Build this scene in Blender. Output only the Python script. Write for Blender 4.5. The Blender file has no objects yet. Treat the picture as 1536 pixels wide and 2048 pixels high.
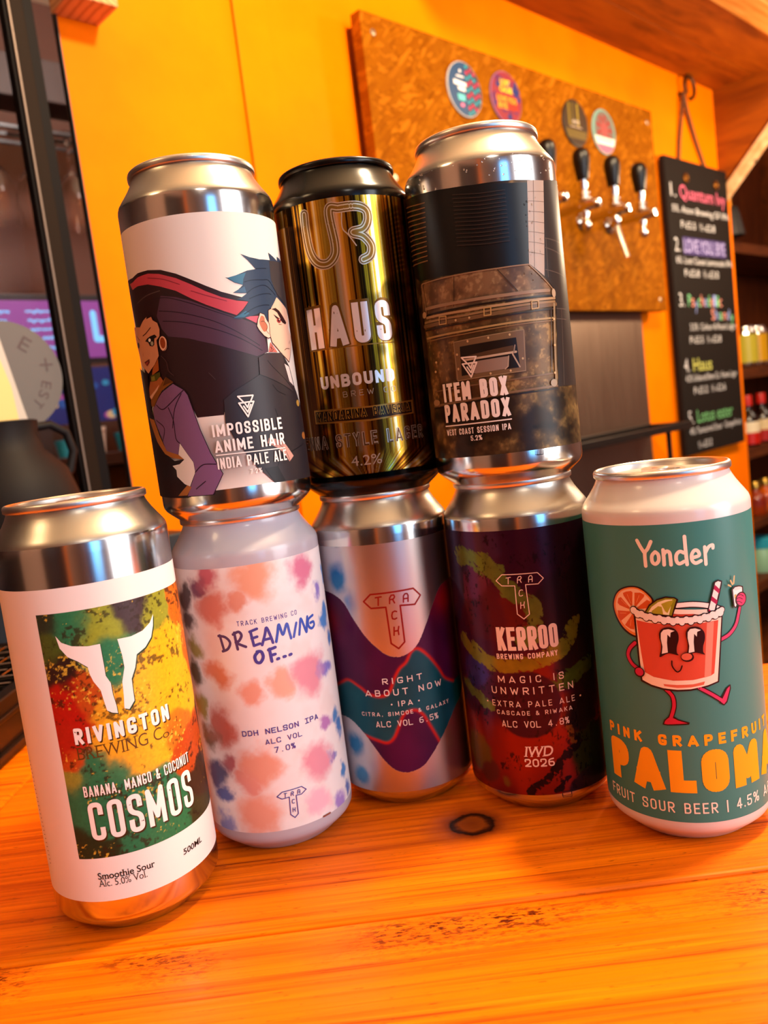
import bpy, bmesh, math, random
import numpy as np
from mathutils import Vector, Matrix

random.seed(7)
scene = bpy.context.scene
COL = scene.collection
PI = math.pi
Z0 = 1050.0                       # counter top height above the floor (all lengths below in mm)
def W(x, y, z): return Vector((x/1000, y/1000, (z+Z0)/1000))
AZ = math.radians(43.5)           # run of the orange wall
TX, TY = math.cos(AZ), math.sin(AZ)
def WP(t, n, z): return W(t*TX - n*TY, t*TY + n*TX, z)   # wall frame: t along the wall, n away from the drinker

# ------------------------------------------------------------------ camera
def make_camera():
    pitch, roll = math.radians(6.7187), math.radians(7.1253)
    f = Vector((0, math.cos(pitch), -math.sin(pitch))); r = Vector((1, 0, 0)); d = f.cross(r)
    c, s = math.cos(roll), math.sin(roll)
    right = c*r + s*d; down = -s*r + c*d
    m = Matrix((right, -down, -f)).transposed().to_4x4()
    m.translation = W(0, 0, 184.2)
    cam = bpy.data.cameras.new('camera'); o = bpy.data.objects.new('camera', cam); COL.objects.link(o)
    o.matrix_world = m
    cam.sensor_fit = 'VERTICAL'; cam.sensor_height = 36; cam.lens = 1614.13/2048*36
    cam.clip_start = .01; cam.clip_end = 50
    cam.dof.use_dof = True; cam.dof.focus_distance = .325; cam.dof.aperture_fstop = 12.5
    scene.camera = o
make_camera()
scene.view_settings.view_transform = 'Standard'; scene.view_settings.look = 'None'
scene.view_settings.gamma = 1; scene.view_settings.use_curve_mapping = False
scene.view_settings.exposure = 0.0

# ------------------------------------------------------------------ world, assumed lamps and fill lights
wd = bpy.data.worlds.new('world'); scene.world = wd; wd.use_nodes = True
wd.node_tree.nodes['Background'].inputs[0].default_value = (.55, .62, .75, 1)
wd.node_tree.nodes['Background'].inputs[1].default_value = .1

def area(name, loc, target, size, size_y, power, color, spread=180):
    l = bpy.data.lights.new(name, 'AREA'); l.shape = 'RECTANGLE'; l.size = size; l.size_y = size_y
    l.energy = power; l.color = color; l.spread = math.radians(spread)
    o = bpy.data.objects.new(name, l); COL.objects.link(o); o.location = loc
    d = (target - loc).normalized(); o.rotation_euler = d.to_track_quat('-Z', 'Y').to_euler()
    return o
def point(name, loc, power, color, radius):
    l = bpy.data.lights.new(name, 'POINT'); l.energy = power; l.color = color; l.shadow_soft_size = radius
    o = bpy.data.objects.new(name, l); COL.objects.link(o); o.location = loc
    return o
# unseen lights: assumed window daylight and blue glow, assumed warm bar lamps, added fills
area('assumed_window_light', W(1500, -420, 420), W(0, 350, 120), .8, 1.2, 27, (.88, .94, 1.0))  # floating area light in place of an assumed window; no window is built
area('assumed_blue_light', W(900, -1150, 350), W(0, 350, 150), .35, .9, 5, (.12, .5, 1.0))  # unseen blue source assumed from the can reflections, with no sign built
WARM = (1.0, .74, .46)
point('assumed_lamp_or_fill', W(400, 440, 1000), 66, WARM, .05)  # unseen overhead lamp, assumed from where the can shadows fall
point('assumed_lamp_or_fill', W(-650, -50, 850), 5, (1.0, .66, .34), .08)  # unseen warm fill added for the left sides of the cans
point('assumed_lamp_or_fill', W(350, -750, 950), 6, (1.0, .9, .76), .08)  # unseen fill added behind the camera to brighten the ceiling and can fronts
point('assumed_lamp_or_fill', WP(1300, 420, 740), 8, WARM, .05)  # unseen warm lamp, assumed for the even light on the orange wall
point('assumed_lamp_or_fill', WP(2700, -100, 900), 9, (1.0, .8, .6), .08)  # added fill: lights the right wall that the steel splashback reflects
point('assumed_lamp_or_fill', WP(1880, 430, 540), 14, WARM, .04)  # extra unseen light added to brighten the right end of the orange wall
point('alcove_fill_light', WP(2500, 700, 900), 2.2, (1, .6, .3), .05)  # unseen light added for the alcove shelves

# ------------------------------------------------------------------ materials
MATS = {}
def lin(h):
    if isinstance(h, str):
        v = [int(h[i:i+2], 16)/255 for i in (0, 2, 4)]
        return tuple(x/12.92 if x <= .04045 else ((x+.055)/1.055)**2.4 for x in v)
    return tuple(h)
def mat(name, col, rough=.5, metal=0, spec=.5, coat=0, emit=0, trans=0):
    if name in MATS: return MATS[name]
    m = bpy.data.materials.new(name); m.use_nodes = True; MATS[name] = m
    b = m.node_tree.nodes['Principled BSDF']; c = lin(col)
    b.inputs['Base Color'].default_value = (*c, 1); b.inputs['Roughness'].default_value = rough
    b.inputs['Metallic'].default_value = metal; b.inputs['Specular IOR Level'].default_value = spec
    b.inputs['Coat Weight'].default_value = coat; b.inputs['Coat Roughness'].default_value = .08
    if emit: b.inputs['Emission Color'].default_value = (*c, 1); b.inputs['Emission Strength'].default_value = emit
    if trans: b.inputs['Transmission Weight'].default_value = trans
    m.diffuse_color = (*c, 1)
    return m
class NT:
    """tiny helper for building node trees"""
    def __init__(s, m): s.t = m.node_tree; s.b = s.t.nodes['Principled BSDF']
    def n(s, kind, **kw):
        nd = s.t.nodes.new(kind)
        for k, v in kw.items():
            if k.startswith('i_'):
                key = k[2:].replace('_', ' '); nd.inputs[int(key) if key.isdigit() else key].default_value = v
            else: setattr(nd, k, v)
        return nd
    def l(s, a, b): s.t.links.new(a, b)
    def coord(s, scale=(1, 1, 1), loc=(0, 0, 0), rot=(0, 0, 0)):
        tc = s.n('ShaderNodeTexCoord'); mp = s.n('ShaderNodeMapping')
        mp.inputs['Scale'].default_value = scale; mp.inputs['Location'].default_value = loc; mp.inputs['Rotation'].default_value = rot
        s.l(tc.outputs['Object'], mp.inputs['Vector']); return mp.outputs['Vector']
    def noise(s, vec, scale, detail=4, rough=.55, dist=0):
        nd = s.n('ShaderNodeTexNoise'); nd.inputs['Scale'].default_value = scale; nd.inputs['Detail'].default_value = detail
        nd.inputs['Roughness'].default_value = rough; nd.inputs['Distortion'].default_value = dist
        s.l(vec, nd.inputs['Vector']); return nd.outputs['Fac']
    def ramp(s, fac, stops):
        r = s.n('ShaderNodeValToRGB'); e = r.color_ramp.elements
        while len(e) < len(stops): e.new(.5)
        for el, (p, c) in zip(e, stops): el.position = p; el.color = (*lin(c), 1)
        s.l(fac, r.inputs['Fac']); return r.outputs['Color']
    def mix(s, fac, a, b, mode='MIX'):
        m = s.n('ShaderNodeMix', data_type='RGBA', blend_type=mode)
        for v, i in ((fac, 0), (a, 6), (b, 7)):
            if hasattr(v, 'is_output'): s.l(v, m.inputs[i])
            else: m.inputs[i].default_value = v if i == 0 else (*lin(v), 1)
        return m.outputs[2]
    def math(s, op, a, b=0):
        m = s.n('ShaderNodeMath', operation=op)
        for i, v in enumerate((a, b)):
            if hasattr(v, 'is_output'): s.l(v, m.inputs[i])
            else: m.inputs[i].default_value = v
        return m.outputs[0]
    def rng(s, v, a, b, c=0, d=1):
        m = s.n('ShaderNodeMapRange'); s.l(v, m.inputs[0])
        for i, x in enumerate((a, b, c, d)): m.inputs[i+1].default_value = x
        return m.outputs[0]
    def base(s, c): s.l(c, s.b.inputs['Base Color'])
    def rough(s, c): s.l(c, s.b.inputs['Roughness'])
    def bump(s, h, strength=.3, dist=.001):
        b = s.n('ShaderNodeBump'); b.inputs['Strength'].default_value = strength; b.inputs['Distance'].default_value = dist
        s.l(h, b.inputs['Height']); s.l(b.outputs[0], s.b.inputs['Normal'])

def mat_orange():
    m = mat('orange_paint', 'f59a00', .5, spec=.03); k = NT(m); v = k.coord()
    k.base(k.mix(k.rng(k.noise(v, 6, 5), .35, .7), 'f07000', 'f87c00'))
    k.bump(k.noise(v, 160, 3), .12, .0006); return m
def mat_counter():
    m = mat('varnished_pine', 'c8610c', .34, spec=.13); k = NT(m)
    v = k.coord(); g = k.coord((1.0, 24, 24)); g2 = k.coord((2.2, 190, 190), (3, 1, 0))
    n1 = k.noise(g, 2.2, 6, .66, 1.6); n2 = k.noise(g2, 2.0, 5, .65, .3)
    c = k.ramp(n1, [(.25, 'c85602'), (.42, 'e66c02'), (.58, 'f47a03'), (.78, 'fc900a')])
    c = k.mix(k.rng(n2, .46, .72, 0, .85), c, 'a43802')
    c = k.mix(k.rng(n2, .62, .72), c, '6a2204')
    fl = k.noise(k.coord((8, 40, 40), (7, 2, 0)), 18, 3, .6)
    c = k.mix(k.rng(fl, .64, .74, 0, .6), c, '4a1704')
    # the knot between the middle cans: distance to its centre, stretched along the grain
    def knot(c, x, y, rx, ry, gain=1):
        w = k.noise(v, 130, 3)
        mp = k.n('ShaderNodeMapping'); mp.vector_type = 'POINT'
        tc = k.n('ShaderNodeTexCoord'); k.l(tc.outputs['Object'], mp.inputs['Vector'])
        mp.inputs['Location'].default_value = (-x/1000/(rx/1000), -y/1000/(ry/1000), 0); mp.inputs['Scale'].default_value = (1000/rx, 1000/ry, 0)
        ln = k.n('ShaderNodeVectorMath', operation='LENGTH'); k.l(mp.outputs[0], ln.inputs[0])
        d = k.math('ADD', ln.outputs['Value'], k.math('MULTIPLY', k.math('SUBTRACT', w, .5), .55))
        r = k.ramp(k.math('MULTIPLY', d, .4), [(.0, '7a3208'), (.22, '8e400c'), (.30, '3c1606'), (.36, '1c0903'), (.42, '8a3808'), (.62, 'b04c0a')])
        return k.mix(k.rng(d, 1.15, 2.4, gain, 0), c, r)
    c = knot(c, 22, 341, 10.5, 9.5)
    c = knot(c, 46, 372, 3, 3, .7)
    sc = k.noise(k.coord((30, 90, 30), (1, 5, 0)), 8, 4, .7)
    # worn, scratched band in front of the groove
    sep = k.n('ShaderNodeSeparateXYZ'); tc = k.n('ShaderNodeTexCoord'); k.l(tc.outputs['Object'], sep.inputs[0])
    band = k.math('MULTIPLY', k.rng(sep.outputs['Y'], .254, .270), k.rng(sep.outputs['Y'], .280, .274))
    band2 = k.math('MULTIPLY', band, k.rng(k.noise(k.coord((6, 6, 6)), 3, 2), .45, .6))
    c = k.mix(k.math('MULTIPLY', band2, k.rng(sc, .5, .58)), c, '5a1c02')
    k.base(c)
    k.rough(k.rng(k.noise(g2, 4, 3), .3, .7, .28, .5))
    k.bump(k.math('ADD', k.math('MULTIPLY', n2, .6), k.math('MULTIPLY', k.math('MULTIPLY', band2, sc), 3)), .25, .0012)
    return m
def mat_osb():
    m = mat('osb', 'b8741e', .65, spec=.02); k = NT(m)
    cols = None
    for i, (rx, sc) in enumerate(((-.4, 52), (.25, 60), (.75, 46))):
        v = k.coord((1, 1, 1), (i*3.1, i*1.7, 0), (0, rx, 0)); mp = k.n('ShaderNodeMapping'); mp.inputs['Scale'].default_value = (1, 1, 3.6)
        k.l(v, mp.inputs['Vector'])
        vo = k.n('ShaderNodeTexVoronoi'); vo.inputs['Scale'].default_value = sc; k.l(mp.outputs[0], vo.inputs['Vector'])
        s = k.n('ShaderNodeSeparateColor'); k.l(vo.outputs['Color'], s.inputs[0])
        cc = k.ramp(s.outputs[i], [(.0, '743c00'), (.25, '824602'), (.7, '884c02'), (.93, 'a05e0c')])
        cols = cc if cols is None else k.mix(k.rng(s.outputs[(i+1) % 3], .45, .55), cols, cc)
    v = k.coord()
    cols = k.mix(k.rng(k.noise(v, 55, 4, .7), .62, .75, 0, .8), cols, '4a2204')
    cols = k.mix(k.rng(k.noise(v, 9, 3), .4, .7, 0, .35), cols, '7c4408')
    k.base(cols); k.bump(k.noise(v, 90, 4), .3, .001); return m
def mat_wood(name, dark, mid, light, rough=.45, axis=(1.5, 22, 22), sc=4):
    if name in MATS: return MATS[name]
    m = mat(name, mid, rough, spec=.15); k = NT(m)
    k.base(k.ramp(k.noise(k.coord(axis), sc, 5, .6, .5), [(.3, dark), (.5, mid), (.72, light)]))
    return m
def mat_endgrain():
    m = mat('end_grain', 'cf8a4a', .7); k = NT(m); v = k.coord((1, 1, 1), (.05, 0, .06))
    w = k.n('ShaderNodeTexWave', wave_type='RINGS', rings_direction='Y'); w.inputs['Scale'].default_value = 55; w.inputs['Distortion'].default_value = 1.5; w.inputs['Detail'].default_value = 3
    k.l(v, w.inputs['Vector']); k.base(k.mix(k.rng(w.outputs['Fac'], .5, .95, 0, .7), 'd9965a', 'a8622a')); return m
def mat_alu(name='aluminium', col='d6d2ce', rough=.17):
    if name in MATS: return MATS[name]
    m = mat(name, col, rough, metal=1); k = NT(m)
    k.bump(k.noise(k.coord((1, 1, .15)), 60, 3), .02, .0004)
    return m
def mat_brushed(name, col, rough):
    if name in MATS: return MATS[name]
    m = mat(name, col, rough, metal=1); k = NT(m); v = k.coord((300, 300, 3))
    k.rough(k.rng(k.noise(v, 3, 3), .3, .7, rough-.07, rough+.1)); return m
def mat_paint(name, rough, metal_scale=1.0, coat=0):
    """printed surface: colour from the 'paint' attribute, its alpha is how metallic the ink is"""
    m = mat(name, (.5, .5, .5), rough, spec=.22, coat=coat); k = NT(m)
    a = k.n('ShaderNodeVertexColor', layer_name='paint'); k.l(a.outputs['Color'], k.b.inputs['Base Color'])
    k.l(k.math('MULTIPLY', a.outputs['Alpha'], metal_scale), k.b.inputs['Metallic']); return m

# ------------------------------------------------------------------ building helpers
def tag(o, label=None, cat=None, group=None, kind=None):
    if label: o['label'] = label
    if cat: o['category'] = cat
    if group: o['group'] = group
    if kind: o['kind'] = kind
    return o
def empty(name, loc, rotz=0):
    o = bpy.data.objects.new(name, None); COL.objects.link(o); o.location = loc; o.rotation_euler = (0, 0, rotz)
    o.empty_display_size = .02; return o
def obj(name, bm, mats, parent=None, smooth=None, loc=None, rotz=0):
    me = bpy.data.meshes.new(name); bm.normal_update(); bm.to_mesh(me); bm.free()
    for m in (mats if isinstance(mats, (list, tuple)) else [mats]): me.materials.append(m)
    o = bpy.data.objects.new(name, me); COL.objects.link(o)
    if smooth is not None:
        me.polygons.foreach_set('use_smooth', [True]*len(me.polygons))
        if smooth < 179: me.set_sharp_from_angle(angle=math.radians(smooth))
    if parent: o.parent = parent
    if loc is not None: o.location = loc
    o.rotation_euler = (0, 0, rotz)
    return o
S = .001
def box(bm, x0, x1, y0, y1, z0, z1, bev=0, mi=0):
    ps = [Vector((x, y, z))*S for x in (x0, x1) for y in (y0, y1) for z in (z0, z1)]
    vs = [bm.verts.new(p) for p in ps]
    fs = [bm.faces.new([vs[i] for i in f]) for f in ((0, 1, 3, 2), (4, 6, 7, 5), (0, 4, 5, 1), (2, 3, 7, 6), (0, 2, 6, 4), (1, 5, 7, 3))]
    for f in fs: f.material_index = mi
    if bev:
        es = list({e for f in fs for e in f.edges})
        bmesh.ops.bevel(bm, geom=es, offset=bev*S, segments=2, profile=.5, affect='EDGES')
    return bm
def lathe(bm, prof, seg=96, mi=0, M=None, close=False):
    """revolve (radius, height) pairs about Z; radius 0 closes to a pole"""
    rings = []
    M = M or Matrix.Identity(4)
    for r, z in prof:
        if r <= 1e-6: rings.append([bm.verts.new(M @ Vector((0, 0, z*S)))])
        else: rings.append([bm.verts.new(M @ Vector((r*S*math.cos(2*PI*i/seg), r*S*math.sin(2*PI*i/seg), z*S))) for i in range(seg)])
    for a, b in zip(rings, rings[1:]):
        for i in range(seg):
            j = (i+1) % seg
            if len(a) == 1 and len(b) == 1: continue
            if len(a) == 1: f = [a[0], b[j], b[i]][::-1]
            elif len(b) == 1: f = [a[i], a[j], b[0]]
            else: f = [a[i], a[j], b[j], b[i]]
            bm.faces.new(f).material_index = mi
    return bm
def tube(bm, pts, r, seg=12, mi=0, cap=True):
    """round bar through points (mm); r single or per point"""
    P = [Vector(p)*S for p in pts]; n = len(P); rings = []
    up = None
    for i, p in enumerate(P):
        d = (P[min(i+1, n-1)] - P[max(i-1, 0)]).normalized()
        if up is None: up = d.orthogonal().normalized()
        up = (up - d*up.dot(d)).normalized(); sd = d.cross(up)
        rr = (r[i] if isinstance(r, (list, tuple)) else r)*S
        rings.append([bm.verts.new(p + rr*(math.cos(2*PI*k/seg)*up + math.sin(2*PI*k/seg)*sd)) for k in range(seg)])
    for a, b in zip(rings, rings[1:]):
        for k in range(seg): bm.faces.new([a[k], a[(k+1) % seg], b[(k+1) % seg], b[k]]).material_index = mi
    if cap:
        bm.faces.new(rings[0][::-1]).material_index = mi; bm.faces.new(rings[-1]).material_index = mi
    return bm
def prism(bm, poly, z0, z1, mi=0, M=None):
    """extrude an xy outline between two heights"""
    M = M or Matrix.Identity(4)
    a = [bm.verts.new(M @ (Vector((x, y, z0))*S)) for x, y in poly]; b = [bm.verts.new(M @ (Vector((x, y, z1))*S)) for x, y in poly]
    n = len(poly)
    fs = [bm.faces.new(a[::-1]), bm.faces.new(b)] + [bm.faces.new([a[i], a[(i+1) % n], b[(i+1) % n], b[i]]) for i in range(n)]
    for f in fs: f.material_index = mi
    return bm
BM = bmesh.new
WROT = AZ                          # objects built in the wall frame: local x = t, local y = n
def structure(name, bm, m, **k): return tag(obj(name, bm, m, **k), kind='structure')
ORIG = W(0, 0, 0)

# ------------------------------------------------------------------ the setting
orange = mat_orange(); counter_m = mat_counter()
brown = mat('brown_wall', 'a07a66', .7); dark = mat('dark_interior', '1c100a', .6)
structure('floor', box(BM(), -4200, 4200, -3200, 3800, -Z0-60, -Z0), mat('floor_boards', '3a2a20', .5), loc=ORIG)
structure('ceiling', box(BM(), -4200, 4200, -3200, 3800, 1500, 1560), mat('ceiling_paint', 'e4cfae', .8), loc=ORIG)
structure('wall_back', box(BM(), 416, 2083, 836, 841, -Z0, 1500), orange, loc=ORIG, rotz=WROT)
bm = box(BM(), 643, 694, 831, 836, -Z0, 1500, 1.5)
structure('trim_1', bm, orange, loc=ORIG, rotz=WROT)
structure('wall_back_low', box(BM(), -1500, 416, 836, 916, -Z0, 60), mat('black_paint', '120c0a', .5), loc=ORIG, rotz=WROT)
structure('wall_left', box(BM(), -1500, -1420, -2700, 836, -Z0, 1500), brown, loc=ORIG, rotz=WROT)
structure('wall_front', box(BM(), -1500, 3300, -2780, -2700, -Z0, 1500), brown, loc=ORIG, rotz=WROT)
structure('wall_right', box(BM(), 3220, 3300, -2700, 1200, -Z0, 1500), mat('mauve_wall', '8a6a68', .7), loc=ORIG, rotz=WROT)
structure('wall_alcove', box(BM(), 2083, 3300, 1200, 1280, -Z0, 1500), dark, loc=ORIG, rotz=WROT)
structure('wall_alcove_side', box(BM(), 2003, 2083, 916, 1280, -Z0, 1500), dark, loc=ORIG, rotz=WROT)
structure('dark_reflection_panel', box(box(box(BM(), -1420, -1404, -1000, -120, -Z0, 950), -1420, -1396, -1060, -1000, -Z0, 1010), -1420, -1396, -120, -60, -Z0, 1010), mat_wood('reflection_panel_wood', '24140c', '2e1a10', '38221a', .4, (14, 14, 2), 3), loc=ORIG, rotz=WROT)  # unseen dark panel and side strips, added for the cans to reflect
structure('orange_reflection_strip', box(BM(), -1420, -1400, -1260, -1120, -Z0, 1500), orange, loc=ORIG, rotz=WROT)  # unseen orange strip, added to put a stripe in the can metal
structure('mauve_reflection_panel', box(BM(), -1100, -420, -2700, -2684, -Z0, 1000), mat('reflection_panel_paint', '7a3a48', .5), loc=ORIG, rotz=WROT)  # mauve panel added behind the camera to show in the can reflections
structure('pale_reflection_strips', box(box(BM(), -1180, -1110, -2700, -2676, -Z0, 1060), -410, -340, -2700, -2676, -Z0, 1060), mat('pale_strip_paint', 'd8c4ac', .5), loc=ORIG, rotz=WROT)  # unseen pale strips beside the mauve panel, added for the same reflections
# the neighbouring room behind the glass
structure('wall_far', box(BM(), -1500, 2000, 2400, 2460, -Z0, 1500), mat('far_wall', '6b4c40', .7), loc=ORIG, rotz=WROT)
structure('wall_far_side', box(BM(), 1780, 1840, 1280, 2400, -Z0, 1500), mat('far_wall', '6b4c40', .7), loc=ORIG, rotz=WROT)
structure('wall_far_end', box(BM(), -1560, -1500, 916, 2460, -Z0, 1500), mat('far_wall', '6b4c40', .7), loc=ORIG, rotz=WROT)

# window with a dark frame at the left end of the orange wall
def window():
    fr = mat('bronze_frame', '1c0f04', .65, spec=.1); gl = mat('glass', (1, 1, 1), .02, trans=1)
    b = MATS['glass'].node_tree.nodes['Principled BSDF']; b.inputs['IOR'].default_value = 1.05
    root = tag(empty('window_1', ORIG, WROT), kind='structure')
    bm = box(BM(), 362.5, 378, 824, 838, 60, 1500, .8); box(bm, -1500, 416, 822, 838, 60, 100, 1)
    tag(obj('frame', bm, fr, root), kind='structure')
    tag(obj('gasket', box(box(BM(), 378, 389.5, 828, 838, 60, 1500, .4), 358.5, 362.5, 825, 838, 60, 1500, .4), mat('black_rubber', '0c0504', .6, spec=.1), root), kind='structure')
    tag(obj('edge_trim', box(BM(), 361.4, 363.6, 821, 824, 60, 1500, .6), mat('grey_metal', '6a5a50', .45, metal=.5), root), kind='structure')
    tag(obj('jamb', box(BM(), 414.5, 416, 832, 841, 60, 1500, .3), mat('black_paint', '120c0a', .5), root), kind='structure')
    tag(obj('pane', box(BM(), -1500, 358.5, 832, 835, 100, 1500), gl, root), kind='structure')
    tag(obj('side_pane', box(BM(), 389.5, 414.5, 832, 835, 100, 1500), gl, root), kind='structure')
    tag(obj('sill', box(BM(), -900, 400, 700, 812, 80, 98, 2), mat('black_paint', '120c0a', .5), root), kind='structure')
window()

# timber canopy over the taps
def canopy():
    ply = mat_wood('stained_board', '662a02', '863c04', '964806', .5, (2, 14, 14), 3)
    structure('ceiling_board', box(box(BM(), 900, 2700, 741, 836, 848, 868, 1.2), 900, 2700, 600, 739.5, 848, 868, 1.2), ply, loc=ORIG, rotz=WROT)
    t = tag(obj('canopy_beam', box(BM(), 900, 2700, 572, 627, 838, 940, 2), mat_wood('pale_pine', 'a8601c', 'c07c34', 'd2944c', .5), loc=ORIG, rotz=WROT), 'pine beam along the front edge of the board over the taps', 'beam')
    bm = BM(); M = Matrix.Rotation(PI/2, 4, 'Y')   # outline in (n, z), extruded along t
    def tri(bm, pts, t0, t1):
        a = [bm.verts.new(Vector((t0, n, z))*S) for n, z in pts]; b = [bm.verts.new(Vector((t1, n, z))*S) for n, z in pts]; k = len(pts)
        bm.faces.new(a); bm.faces.new(b[::-1])
        for i in range(k): bm.faces.new([a[i], b[i], b[(i+1) % k], a[(i+1) % k]])
        return bm
    g = tri(BM(), [(836, 848), (836, 618), (606, 848)], 2026, 2044)
    bmesh.ops.recalc_face_normals(g, faces=g.faces)
    tag(obj('gusset_panel', g, mat_wood('gusset_board', '6c2e00', '823c00', '924600', .6, (14, 2, 14), 3), loc=ORIG, rotz=WROT), 'triangular brown board panel closing the right end of the canopy', 'panel')
    g = tri(BM(), [(836, 610), (836, 582), (628, 790), (628, 818)], 2022, 2046)
    bmesh.ops.recalc_face_normals(g, faces=g.faces)
    br = empty('diagonal_brace', ORIG, WROT); tag(br, 'pale diagonal timber brace under the canopy beside the chalkboard', 'brace')
    obj('batten', g, mat_wood('raw_pine', 'c08a5a', 'd8a474', 'e6b88c', .6, (2, 14, 14), 3), br)
    sc = BM(); lathe(sc, [(0, 2), (3.5, 1.6), (4, 0), (0, 0)], 16, M=Matrix.Translation(Vector((2034, 752, 664))*S) @ Matrix.Rotation(math.radians(136), 4, 'X'))
    obj('screw', sc, mat('dull_steel', '8a7a68', .4, metal=1), br, 40)
    # stub of a joist at the top left
    tag(obj('joist_end', box(BM(), 411, 464, 790, 836, 634, 790, 1.5), mat_endgrain(), loc=ORIG, rotz=WROT), 'sawn pine joist end showing its growth rings, top left of the orange wall', 'beam')
canopy()

# the bar counter
def counter():
    root = tag(empty('bar_counter', W(0, 0, -40)), 'varnished orange pine bar counter that the beer cans stand on', 'counter')
    bm = BM(); top = -.02
    back = lambda x: 495 - (x-230)*.135
    def plank(poly, bev=3.2):
        n0 = len(bm.verts); b2 = BM(); prism(b2, poly, 0, 40)
        es = [e for e in b2.edges if abs(e.verts[0].co.z-.04) < 1e-6 and abs(e.verts[1].co.z-.04) < 1e-6]
        bmesh.ops.bevel(b2, geom=es, offset=bev*S, segments=3, profile=.5, affect='EDGES')
        me = bpy.data.meshes.new('tmp'); b2.to_mesh(me); b2.free(); bm.from_mesh(me); bpy.data.meshes.remove(me)
    plank([(-229, 20), (900, 20), (900, 284.1), (-229, 281.0)])
    plank([(-229, 281.6), (900, 284.6), (900, back(900)), (-226, back(-226))])
    plank([(-420, 20), (-229.6, 20), (-226.6, back(-226)), (-420, back(-420))])
    plank([(-500, 20), (-421, 20), (-421, back(-420)), (-500, back(-500))])
    o = obj('worktop', bm, counter_m, root); o.location = (0, 0, 0)
    o.data.polygons.foreach_set('use_smooth', [True]*len(o.data.polygons)); o.data.set_sharp_from_angle(angle=math.radians(35))
    obj('front_panel', box(BM(), -495, 900, 60, 90, -Z0+40, 0, 2), mat_wood('dark_panel', '3a1c0c', '4e2812', '5e3418', .5), root)
    obj('base_cabinet', box(BM(), -480, 880, 90, 380, -Z0+40, 0, 2), mat('dark_cabinet', '1e120a', .6), root)
counter()
# ------------------------------------------------------------------ flat lettering and line work
FONT = {}
def glyphs(t, bold=0, sp=1, shear=0):
    """text outline as (list of 2-D points, list of faces), set in the built-in face"""
    key = (t, bold, sp, shear)
    if key in FONT: return FONT[key]
    cu = bpy.data.curves.new('t', 'FONT'); cu.body = t; cu.offset = bold; cu.space_character = sp; cu.shear = shear
    cu.resolution_u = 4; cu.fill_mode = 'FRONT'
    o = bpy.data.objects.new('t', cu); COL.objects.link(o)
    dg = bpy.context.evaluated_depsgraph_get(); me = bpy.data.meshes.new_from_object(o.evaluated_get(dg))
    r = ([(v.co.x, v.co.y) for v in me.vertices], [tuple(p.vertices) for p in me.polygons])
    bpy.data.objects.remove(o); bpy.data.curves.remove(cu); bpy.data.meshes.remove(me)
    FONT[key] = r; return r
def cap_height(bold=0):
    v, f = glyphs('H', bold); return max(y for x, y in v) - min(y for x, y in v)
def serifs(v, f):
    """add slab serifs on the flat ends of stems"""
    v = list(v); f = list(f); H = cap_height(); xs = cap_height()*.76
    cnt = {}
    for q in f:
        for a, b in zip(q, q[1:]+q[:1]): cnt[tuple(sorted((a, b)))] = cnt.get(tuple(sorted((a, b))), 0)+1
    for (a, b), c in cnt.items():
        if c != 1: continue
        (x0, y0), (x1, y1) = v[a], v[b]
        if abs(y0-y1) > .004: continue
        w = abs(x1-x0)
        if w < .03: continue
        for lvl, sgn in ((0, 1), (H, -1), (xs, -1)):
            if abs(y0-lvl) < .02:
                l, r = min(x0, x1)-.07, (max(x0, x1)+.07 if w < .19 else min(x0, x1)+.1); n = len(v); ya, yb = sorted((y0, y0+sgn*.042))
                v += [(l, ya), (r, ya), (r, yb), (l, yb)]; f.append((n, n+1, n+2, n+3))
    return v, f
def lay_text(t, x0, x1, y0, cap, b=0, sp=1, mono=0, serif=0, sh=0, xh=0):
    """text fitted between x0 and x1 with its baseline at y0 -> points, faces"""
    if mono:
        V, F = [], []; n = len(t); cell = (x1-x0)/(n-.3)
        k = cap/cap_height(b)
        for i, ch in enumerate(t):
            if ch == ' ': continue
            v, f = glyphs(ch, b); a, c = min(p[0] for p in v), max(p[0] for p in v)
            kx = min(k, cell*.74/(c-a)) if ch != '.' else k
            cx = x0 + cell*(i+.35); o = len(V)
            V += [(cx+(x-(a+c)/2)*kx, y0+y*k) for x, y in v]; F += [tuple(q+o for q in g) for g in f]
            if ch == 'I':
                for yy in (0, cap-cap*.13):
                    o = len(V); V += [(cx-cell*.3, y0+yy), (cx+cell*.3, y0+yy), (cx+cell*.3, y0+yy+cap*.13), (cx-cell*.3, y0+yy+cap*.13)]; F.append((o, o+1, o+2, o+3))
        return V, F
    v, f = glyphs(t, b, sp, sh)
    if serif: v, f = serifs(v, f)
    a, c = min(p[0] for p in v), max(p[0] for p in v)
    H = cap_height(b); H = H*.76 if xh else H
    kx, ky = (x1-x0)/(c-a), cap/H
    return [(x0+(x-a)*kx, y0+y*ky) for x, y in v], f
def soften(P, r, closed=False, keep=()):
    """round the corners of a polyline; keep = indices left sharp"""
    out = []; n = len(P)
    for i, p in enumerate(P):
        if (not closed and i in (0, n-1)) or i in keep: out.append(p); continue
        a, b = P[i-1], P[(i+1) % n]; p_ = np.array(p, float); u = np.array(a)-p_; v = np.array(b)-p_; lu, lv = np.linalg.norm(u), np.linalg.norm(v)
        k = min(r, lu*.5, lv*.5); u = u/max(lu, 1e-9)*k; v = v/max(lv, 1e-9)*k
        for t in np.linspace(0, 1, 7): out.append(tuple(p_ + u*(1-t)**2 + v*t**2))
    return out
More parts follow.
